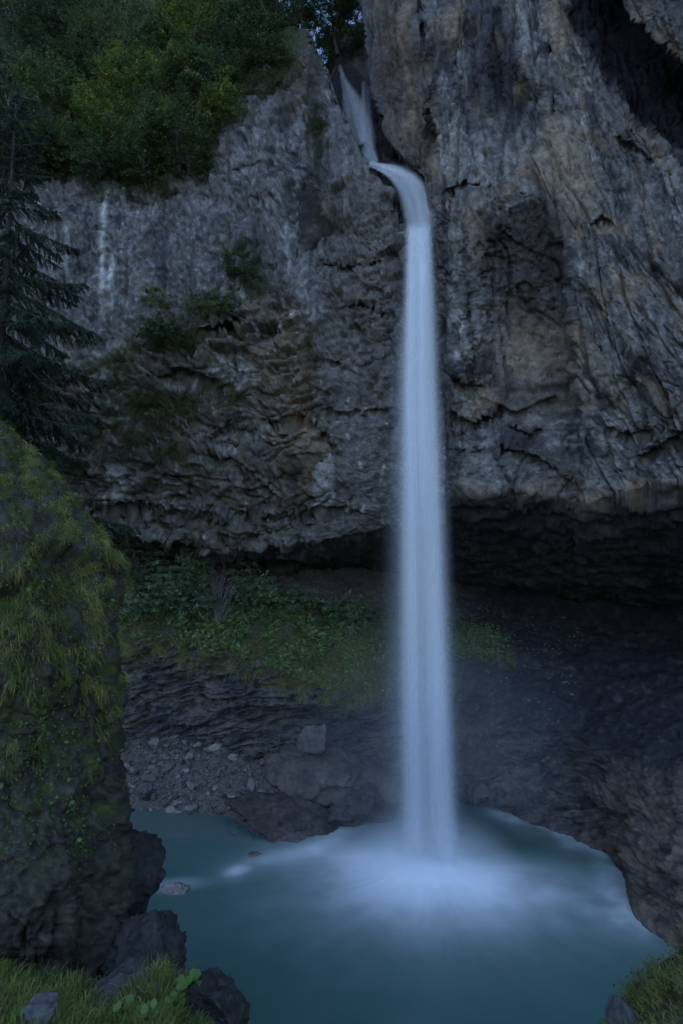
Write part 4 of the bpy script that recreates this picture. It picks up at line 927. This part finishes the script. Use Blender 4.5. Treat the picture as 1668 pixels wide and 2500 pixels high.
# bushes on the ledge of the left cliff
for k, (px, py, fw, rx, rz, ns, pal, lab) in enumerate([
        (590, 660, .5, 1.0, 1.15, 130, DARK, 'dark green bush at the top of the ledge on the grey cliff'),
        (515, 745, .5, 1.1, .6, 120, GREEN, 'green bush in the middle of the sloping cliff ledge'),
        (400, 815, .6, 1.2, .8, 150, DARK, 'dark bush at the lower end of the sloping cliff ledge'),
        (390, 730, .4, .9, .6, 46, LIME, 'thin yellow-green sapling growing from the cliff ledge'),
        (150, 1140, .8, 1.1, .9, 130, GREEN, 'green bush in the gap between buttress and cliff'),
        (60, 960, 3.0, 1.6, 1.2, 200, DARK, 'dark bush behind the crest of the buttress')]):
    s0 = a_point(px, py); cr = at(px, py, s0[1] - fw)
    broadleaf('bush', lab, a_point(px + 5, py + 30 * rz), cr, rx, rz, ns, pal, 970 + k, leaf=.12, size=.55, cat='bush', group='bushes on the left cliff', limbs=6, tr=.05)
# shrubs on the shelf under the overhang
BLUEG = [(.17, .23, .12), (.20, .26, .13), (.14, .19, .10)]
def c_point(px, py):
    q = (pxc2 - px) ** 2 + (pyc2 - py) ** 2; q = np.where(RID < 6, q, 1e9); return PC2.reshape(-1, 3)[int(np.argmin(q))]
for k, (px, py, yb, rx, rz, ns, pal, lab) in enumerate([
        (335, 1370, 1525, 1.3, 1.2, 120, DULL, 'feathery grey-green shrub beside the edge of the buttress'),
        (430, 1390, 1530, 1.6, 1.3, 190, BLUEG, 'leafy blue-green shrub standing on the shelf below the cliff lip'),
        (482, 1355, 1530, .8, 1.6, 110, BLUEG, 'slender upright shrub reaching up into the dark overhang'),
        (588, 1400, 1535, .6, 1.1, 70, BLUEG, 'small upright shrub right of the grey withered bush'),
        (640, 1430, 1540, 1.0, .7, 90, BLUEG, 'low leafy shrub at the rim of the dark cave'),
        (350, 1460, 1530, 1.5, 1.0, 170, BLUEG, 'low dark shrub on the shelf next to the buttress'),
        (720, 1455, 1520, 1.3, .6, 110, BLUEG, 'spreading low shrub in the middle of the green shelf'),
        (840, 1480, 1560, 1.3, .6, 110, BLUEG, 'low leafy shrub on the shelf nearest the waterfall'),
        (470, 1470, 1540, 1.4, .8, 130, BLUEG, 'bushy shrub above the grass fringe left of the withered bush')]):
    b0 = c_point(px, yb); cr = at(px, py, b0[1] - .5)
    broadleaf('shrub', lab, b0, cr, rx, rz, int(ns * 1.4), pal, 990 + k, leaf=.17, size=.6, cat='shrub', group='shrubs on the shelf', nleaf=24, limbs=8, tr=.035)
# withered grey bush: bare twigs
r2 = np.random.default_rng(55); b0 = c_point(530, 1530); parts = []
for k in range(60):
    e = at(530 + r2.normal(0, 26), 1415 + r2.normal(0, 26), b0[1] - .2 + r2.normal(0, .3)); m = (b0 + e) / 2 + r2.normal(0, .15, 3)
    parts.append(tube(smoothpath([b0, m, e], 7, .03, r2), np.linspace(.022, .008, 7), 4))
    for q in range(3): e2 = e + r2.normal(0, .28, 3); parts.append(tube(np.array([m * .3 + e * .7, e2]), [.012, .006], 3 + 1))
v, f = join(parts)
link('withered_bush', mesh_np('withered_bush', v, f, np.zeros((len(v), 3)) + np.array([.20, .175, .16]), True, M_BARK), label='pale grey withered bush among the green shrubs of the shelf', cat='bush')

# ---- spruce at the left edge
def bough_mesh(seed):
    r2 = np.random.default_rng(seed); n_ = 16; t = np.linspace(0, 1, n_)
    ax = np.stack([t, .04 * np.sin(t * 5 + seed), -.16 * t ** 1.2 + .10 * t ** 4], -1)
    v1, f1 = tube(ax, np.linspace(.012, .003, n_), 5)
    LC, LU, LW, LL, LWd = [], [], [], [], []
    for k in range(54):
        q = r2.uniform(.08, 1); p = np.array([np.interp(q, t, ax[:, j]) for j in range(3)]); sd = 1 if k % 2 else -1
        ln = (.30 * (1 - q) ** .7 + .06) * r2.uniform(.7, 1.2)
        dirn = unit(np.array([.75, sd * r2.uniform(.4, 1.), -.45 + r2.normal(0, .12)]))
        m = 12
        for u in np.linspace(.05, 1, m):
            c = p + dirn * ln * u + np.array([0, 0, -.12 * ln * u * u])
            for h in range(4):
                LC.append(c + r2.normal(0, .004, 3)); dd = unit(dirn * .7 + r2.normal(0, .55, 3) + np.array([0, 0, -.35])); LU.append(dd)
                LW.append(unit(np.cross(dd, r2.normal(size=3)))); LL.append(.045 * r2.uniform(.7, 1.3)); LWd.append(.010)
    LL = np.array(LL); v2, f2, c2 = leaves(np.array(LC), np.array(LU), np.array(LW), LL, np.array(LWd), palette(len(LC), [(.022, .034, .018), (.028, .042, .02), (.018, .028, .016)], r2))
    V = np.concatenate([v1, v2]); F = np.concatenate([f1, f2 + len(v1)]); C = np.concatenate([np.zeros((len(v1), 3)) + .04, c2])
    return mesh_np('bough', V, F, C, False, M_NEEDLE)
boughs = [bough_mesh(k) for k in range(4)]
def spruce(label, px, D, py_top, py_bot, Lmax, seed, n_=70):
    r2 = np.random.default_rng(seed); b0 = at(px, py_bot, D); t0 = at(px, py_top, D); t0[0] = b0[0]
    o = link('spruce_tree', None, label=label, cat='tree', group='spruces at the left edge'); o.location = b0; H = t0[2] - b0[2]
    v, f = tube(np.stack([.05 * np.sin(np.linspace(0, 3, 20)), 0 * np.linspace(0, 1, 20), np.linspace(-1, H, 20)], -1), np.linspace(.2, .02, 20), 8)
    link('trunk', mesh_np('trunk', v, f, np.zeros((len(v), 3)) + np.array([.05, .042, .036]), True, M_BARK), o)
    for k in range(n_):
        u = (k + r2.uniform(0, 1)) / n_; z = H * (1 - u); ln = Lmax * (.12 + .88 * u ** .75) * r2.uniform(.75, 1.15)
        bo = link('bough', boughs[k % 4], o); bo.location = (0, 0, z); bo.rotation_euler = (r2.normal(0, .1), .10 + .22 * u + r2.normal(0, .08), k * 2.399 + r2.normal(0, .3)); bo.scale = (ln, ln * r2.uniform(.8, 1.1), ln)
spruce('dark drooping spruce at the left edge in front of the grey cliff', -22, 21, 230, 1180, 5.0, 61, 100)
spruce('dark spruce half out of frame at the upper left edge', -170, 25, -200, 1000, 4.6, 62, 80)

# ---- grass and leafy ground cover
def blades(roots, nrm, L, W, cols, r2, droop=1.0, lift=.5, spread=.5):
    n_ = len(roots); d0 = unit(nrm * .8 + np.array([0, 0, lift]) + r2.normal(0, spread, (n_, 3)))
    S_ = unit(np.cross(d0, r2.normal(size=(n_, 3)))); ts = (0, .38, .72, 1.0); wd = (1, .85, .55, .12)
    pts = []
    for t, w in zip(ts, wd):
        c = roots + d0 * (L * t)[:, None] + np.array([0, 0, -1.]) * (droop * L * t ** 2 * .75)[:, None]
        pts += [c - S_ * (W * w * .5)[:, None], c + S_ * (W * w * .5)[:, None]]
    V = np.stack(pts, 1); k = np.arange(n_)[:, None] * 8
    F = np.stack([k + np.array([[a, a + 1, a + 3, a + 2]]) for a in (0, 2, 4)], 1).reshape(-1, 4)
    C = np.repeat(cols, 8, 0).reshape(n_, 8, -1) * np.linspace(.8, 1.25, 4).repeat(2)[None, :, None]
    return V.reshape(-1, 3), F, C.reshape(-1, 3)
def clumps(centers, cn, per, sig, r2):
    i = np.repeat(np.arange(len(centers)), per); n_ = len(i)
    return centers[i] + r2.normal(0, 1, (n_, 3)) * (sig if np.isscalar(sig) else sig[i][:, None]), cn[i], i
GR = [(.11, .15, .028), (.14, .165, .034), (.19, .175, .05), (.085, .13, .024), (.23, .20, .07), (.12, .17, .024)]
ST = [(.27, .21, .09), (.21, .17, .065), (.16, .145, .04)]
# hanging tussocks on the buttress
PXL_, PYL_, PL_, NL_ = L_DENSE
arL = area_w(PL_)
crest = np.interp(PYL_, lpy, sil) - PXL_
m_top = (1 - sstep(20, 110, crest)) * (1 - sstep(1330, 1420, PYL_))
m_mid = sum(blob(PXL_, PYL_, *q) * w for q, w in [((120, 1310, 60, 60), .9), ((150, 1520, 150, 120), 1.0), ((60, 1620, 70, 60), 1.0), ((230, 1600, 60, 110), 1.), ((215, 1395, 60, 60), .8), ((20, 1250, 60, 80), .8), ((130, 1400, 160, 60), .6), ((60, 1180, 80, 90), .7), ((150, 1250, 80, 60), .6), ((30, 1440, 60, 120), .7),
        ((240, 1770, 26, 40), .8), ((100, 1780, 60, 24), .25), ((40, 1850, 60, 50), .7), ((175, 1870, 40, 40), .7), ((110, 2045, 14, 26), .7), ((235, 1690, 40, 40), .8), ((60, 1130, 60, 50), .6), ((200, 1900, 20, 30), .5)])
clump = sstep(.06, .30, fbm(PXL_ / 40, PYL_ / 34, 2, 3, 801))
mk = ((m_top * 1.1 + m_mid) * (.015 + clump)).clip(0, 1.5) * arL * (crest > 0) * (NL_[..., 1] < .5)
r2 = np.random.default_rng(81)
ci = surf_pick(0, 0, 0, mk, 2600, r2); cen = PL_.reshape(-1, 3)[ci]; cnr = NL_.reshape(-1, 3)[ci]
roots, nn_, ii = clumps(cen, cnr, 44, .06, r2)
edge = crest.reshape(-1)[ci][ii]; Lb = r2.uniform(.06, .20, len(roots)) * r2.uniform(.5, 1.6, 2600)[ii]; tint = palette(2600, GR, r2, .45)[ii] * r2.uniform(.7, 1.3, (len(roots), 1))
yel = r2.uniform(0, 1, len(roots)) < .28; tint[yel] = palette(int(yel.sum()), ST, r2, .3)
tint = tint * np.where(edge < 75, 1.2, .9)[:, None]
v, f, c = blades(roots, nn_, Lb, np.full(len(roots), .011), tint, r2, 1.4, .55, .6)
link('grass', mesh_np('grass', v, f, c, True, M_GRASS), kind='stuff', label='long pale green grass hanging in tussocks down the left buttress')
# round leaves and moss plants on the buttress
def ground_leaves(name, P, Nn, idx, size, cols, r2, label, off=.05, upw=.6, sig=.05):
    n_ = len(idx); C0 = P[idx] + Nn[idx] * r2.uniform(0, off, (n_, 1)) + r2.normal(0, sig, (n_, 3))
    nz = unit(Nn[idx] * .7 + np.array([0, 0, upw]) + r2.normal(0, .35, (n_, 3))); U = unit(np.cross(nz, r2.normal(size=(n_, 3)))); W = np.cross(nz, U)
    L = size * r2.uniform(.5, 1.4, n_)
    # six-sided leaves
    k = np.arange(6) * math.pi / 3
    V = C0[:, None] + (np.cos(k)[None, :, None] * U[:, None] * .5 + np.sin(k)[None, :, None] * W[:, None] * .45) * L[:, None, None] + nz[:, None] * (L[:, None] * .1 * np.array([0, 1, 0, 1, 0, 1])[None])[..., None]
    q = np.arange(n_)[:, None] * 6
    F = np.concatenate([q + np.array([[0, 1, 2, 3]]), q + np.array([[0, 3, 4, 5]])]); Cc = np.repeat(palette(n_, cols, r2, .35), 6, 0)
    link(name, mesh_np(name, V.reshape(-1, 3), F, Cc, False, M_LEAF), kind='stuff', label=label)
mk2 = (sstep(.15, .45, fbm(PXL_ / 45, PYL_ / 55, 9, 3, 802)) + .6 * blob(PXL_, PYL_, 90, 1830, 110, 140) + .5 * blob(PXL_, PYL_, 130, 2030, 130, 90) + .6 * blob(PXL_, PYL_, 90, 1450, 60, 60)) * (1 - sstep(2080, 2180, PYL_)) * arL * (crest > 0)
LG = [(.07, .115, .018), (.09, .14, .022), (.055, .09, .016), (.045, .07, .014)]
ground_leaves('moss_leaves', PL_.reshape(-1, 3), NL_.reshape(-1, 3), surf_pick(0, 0, 0, mk2 + .25 * (1 - sstep(1700, 2000, PYL_)) * arL * (crest > 0), 22000, r2), .045, LG, r2, 'small fresh green leaves and moss growing over the dark buttress', .04, .6, .06)
ground_leaves('round_leaves', PL_.reshape(-1, 3), NL_.reshape(-1, 3), surf_pick(0, 0, 0, mk2 + .5 * mk, 220, r2), .085, [(.09, .14, .04), (.11, .16, .05)], r2, 'pale round leaves scattered among the grass of the buttress', .16, .8, .1)
# cover on the shelf and its fringe of grass
NCf = NC.reshape(-1, 3)
nveg = fbm(PXC / 60, pyc2 / 40, 3, 3, 803)
mv = ((RID > 1.75) & (RID < 3.15)) * (1 - sstep(880, 950, PXC)) * arC * sstep(-.15, .3, nveg + .1) * (PXC > 250) + arC * .6 * blob(PXC, pyc2, 1130, 1560, 90, 36, 10) * (RID < 3.2)
ground_leaves('ground_cover', Pf, NCf, surf_pick(0, 0, 0, mv, 17000, r2), .18, [(.15, .21, .075), (.18, .24, .08), (.12, .17, .065), (.22, .26, .085)], r2, 'dense leafy ground cover on the shelf behind the pool', .35, .9, .10)
mg = ((RID > 2.5) & (RID < 3.5)) * (1 - sstep(900, 960, PXC)) * arC * (PXC > 250) * sstep(-.3, .3, fbm(PXC / 40, pyc2 / 40, 5, 3, 804)) + arC * .5 * blob(PXC, pyc2, 1190, 1590, 70, 30, 20) * (RID < 3.4) + arC * .6 * blob(PXC, pyc2, 840, 1620, 60, 80) * (RID < 3.7)
ci = surf_pick(0, 0, 0, mg, 900, r2); roots, nn_, ii = clumps(Pf[ci], NCf[ci], 26, .14, r2)
tint = palette(900, [(.19, .20, .06), (.22, .22, .065), (.25, .22, .085)], r2, .3)[ii] * r2.uniform(.7, 1.3, (len(roots), 1))
v, f, c = blades(roots, nn_, r2.uniform(.3, .8, len(roots)), np.full(len(roots), .022), tint, r2, 1.2, .6, .4)
link('grass', mesh_np('grass', v, f, c, True, M_GRASS), kind='stuff', label='grass fringe hanging from the shelf behind the pool')
# grass on the left cliff's ledges
PXA_, PYA_, PA_, NA_, low_, hill_ = A_DENSE
arA = area_w(PA_)
ma = sum(blob(PXA_, PYA_, *q) * w for q, w in [((430, 990, 150, 38, -3), 1.0), ((320, 950, 70, 60, 30), .7), ((600, 640, 40, 90, -25), 1.1), ((660, 700, 60, 26, 20), .8), ((520, 740, 90, 36, -18), 1.0), ((400, 830, 80, 46, -10), 1.0), ((470, 850, 60, 30), .6),
        ((760, 860, 18, 70), .6), ((775, 330, 26, 70), .8), ((770, 500, 14, 40), .8), ((800, 550, 20, 30), .6), ((330, 1060, 70, 60), .3), ((560, 1010, 60, 30), .35), ((250, 900, 80, 30), .4), ((660, 215, 90, 26, -10), .8), ((400, 1110, 140, 30), .2), ((585, 930, 30, 50), .4)])
rimy = np.interp(PXA_, [-350, 60, 130, 250, 400, 500, 540, 570, 700, 760, 800], [430, 420, 410, 450, 470, 400, 330, 240, 190, 70, -200])
ma = ma + .8 * np.exp(-((PYA_ - rimy - 5) / 26) ** 2) * (PXA_ < 720)
ma = ma * arA * (.15 + sstep(-.2, .3, fbm(PXA_ / 30, PYA_ / 24, 4, 3, 805)))
ci = surf_pick(0, 0, 0, ma, 1900, r2); roots, nn_, ii = clumps(PA_.reshape(-1, 3)[ci], NA_.reshape(-1, 3)[ci], 24, .13, r2)
tint = palette(1900, [(.055, .07, .02), (.07, .08, .025), (.09, .09, .032), (.045, .06, .02)], r2, .3)[ii] * r2.uniform(.7, 1.3, (len(roots), 1))
v, f, c = blades(roots, nn_, r2.uniform(.25, .7, len(roots)), np.full(len(roots), .022), tint, r2, 1.3, .7, .4)
link('grass', mesh_np('grass', v, f, c, True, M_GRASS), kind='stuff', label='dark tufts of grass on the ledges of the left cliff')
# grass of the two foreground banks
for k, ((P_, N_), ncl, lab, x0) in enumerate(((BL, 900, 'green grass on the bank at the lower left corner', 0), (BR, 420, 'short mossy grass on the bank at the lower right corner', 0))):
    qx, qy = to_px(P_); ar = area_w(P_) * (qy < 2620) * (qx > -150) * (qx < 1800); ar[:26] = 0
    ar = ar * (.2 + sstep(-.2, .3, fbm(P_[..., 0] * 1.2, P_[..., 1] * 1.2, 0, 3, 806)))
    ci = surf_pick(0, 0, 0, ar, ncl, r2); roots, nn_, ii = clumps(P_.reshape(-1, 3)[ci], N_.reshape(-1, 3)[ci], 34, .08, r2)
    tint = (1.25, 1.6)[k] * palette(ncl, GR if k == 0 else [(.10, .10, .025), (.12, .115, .03), (.15, .125, .045), (.09, .10, .02)], r2, .25)[ii] * r2.uniform(.7, 1.3, (len(roots), 1))
    v, f, c = blades(roots, nn_, r2.uniform(.12, .42, len(roots)) * (1 if k == 0 else .6), np.full(len(roots), .009), tint, r2, .7, 1.0, .45)
    link('grass', mesh_np('grass', v, f, c, True, M_GRASS), kind='stuff', label=lab)
    ground_leaves('ground_cover', P_.reshape(-1, 3), N_.reshape(-1, 3), surf_pick(0, 0, 0, ar, 1500, r2), .045, LG, r2, 'small leaves between the grass at the lower ' + ('left' if k == 0 else 'right') + ' corner', .1, .8, .06)
# broad-leaved plants, each on its own stem
def leafy_plant(label, px, py, D, n_, size, seed):
    r2 = np.random.default_rng(seed); b0 = at(px, py, D); o = link('leafy_plant', None, label=label, cat='plant', group='broad-leaved plants on the banks'); o.location = b0
    for k in range(n_):
        a = r2.uniform(0, 6.28); e = np.array([math.cos(a) * size * r2.uniform(.5, 2.2), math.sin(a) * size * r2.uniform(.5, 2.2), size * r2.uniform(1.0, 3.4)])
        pth = smoothpath([[0, 0, -.05], e * np.array([.4, .4, .7]), e], 5); v, f = tube(pth, np.linspace(.006, .004, 5), 4)
        link('stem', mesh_np('stem', v, f, np.zeros((len(v), 3)) + np.array([.08, .10, .03]), True, M_GRASS), o)
        # toothed round leaf with a raised rim
        th_ = np.linspace(0, 2 * math.pi, 15)[:-1]; rr = size * r2.uniform(.7, 1.2) * (1 + .08 * np.cos(th_ * 7)) * (1 - .25 * np.exp(-(np.minimum(th_, 6.283 - th_) / .4) ** 2))
        nz = unit(np.array([r2.normal(0, .4), -.5 + r2.normal(0, .3), 1.])); U = unit(np.cross(nz, r2.normal(size=3))); W = np.cross(nz, U)
        V = np.concatenate([[e], e + (np.cos(th_)[:, None] * U + np.sin(th_)[:, None] * W) * rr[:, None] + nz * (.12 * size)])
        F = np.array([[0, 1 + j, 1 + (j + 1) % 14] for j in range(14)])
        link('leaf', mesh_np('leaf', V, F, np.zeros((15, 3)) + palette(1, [(.09, .15, .03), (.11, .17, .035), (.13, .18, .05)], r2, .2), True, M_LEAF), o)
for k, (px, py, D, n_, s, lab) in enumerate([
        (465, 2420, 10.3, 9, .075, 'light green broad-leaved plant beside the jagged dark rock'),
        (430, 2455, 9.6, 8, .065, 'broad-leaved plant in the grass right of the lower left corner grass hump'),
        (300, 2470, 9.3, 7, .06, 'low broad-leaved plant in the middle of the lower left grass'),
        (360, 2490, 9.0, 7, .06, 'broad-leaved plant at the bottom edge below the grassy hump'),
        (1600, 2440, 9.8, 8, .06, 'light green leafy plant on the lower right bank'),
        (1640, 2400, 10.0, 6, .055, 'small leafy plant at the right edge of the lower right bank')]):
    leafy_plant(lab, px, py, D, n_, s, 1200 + k)
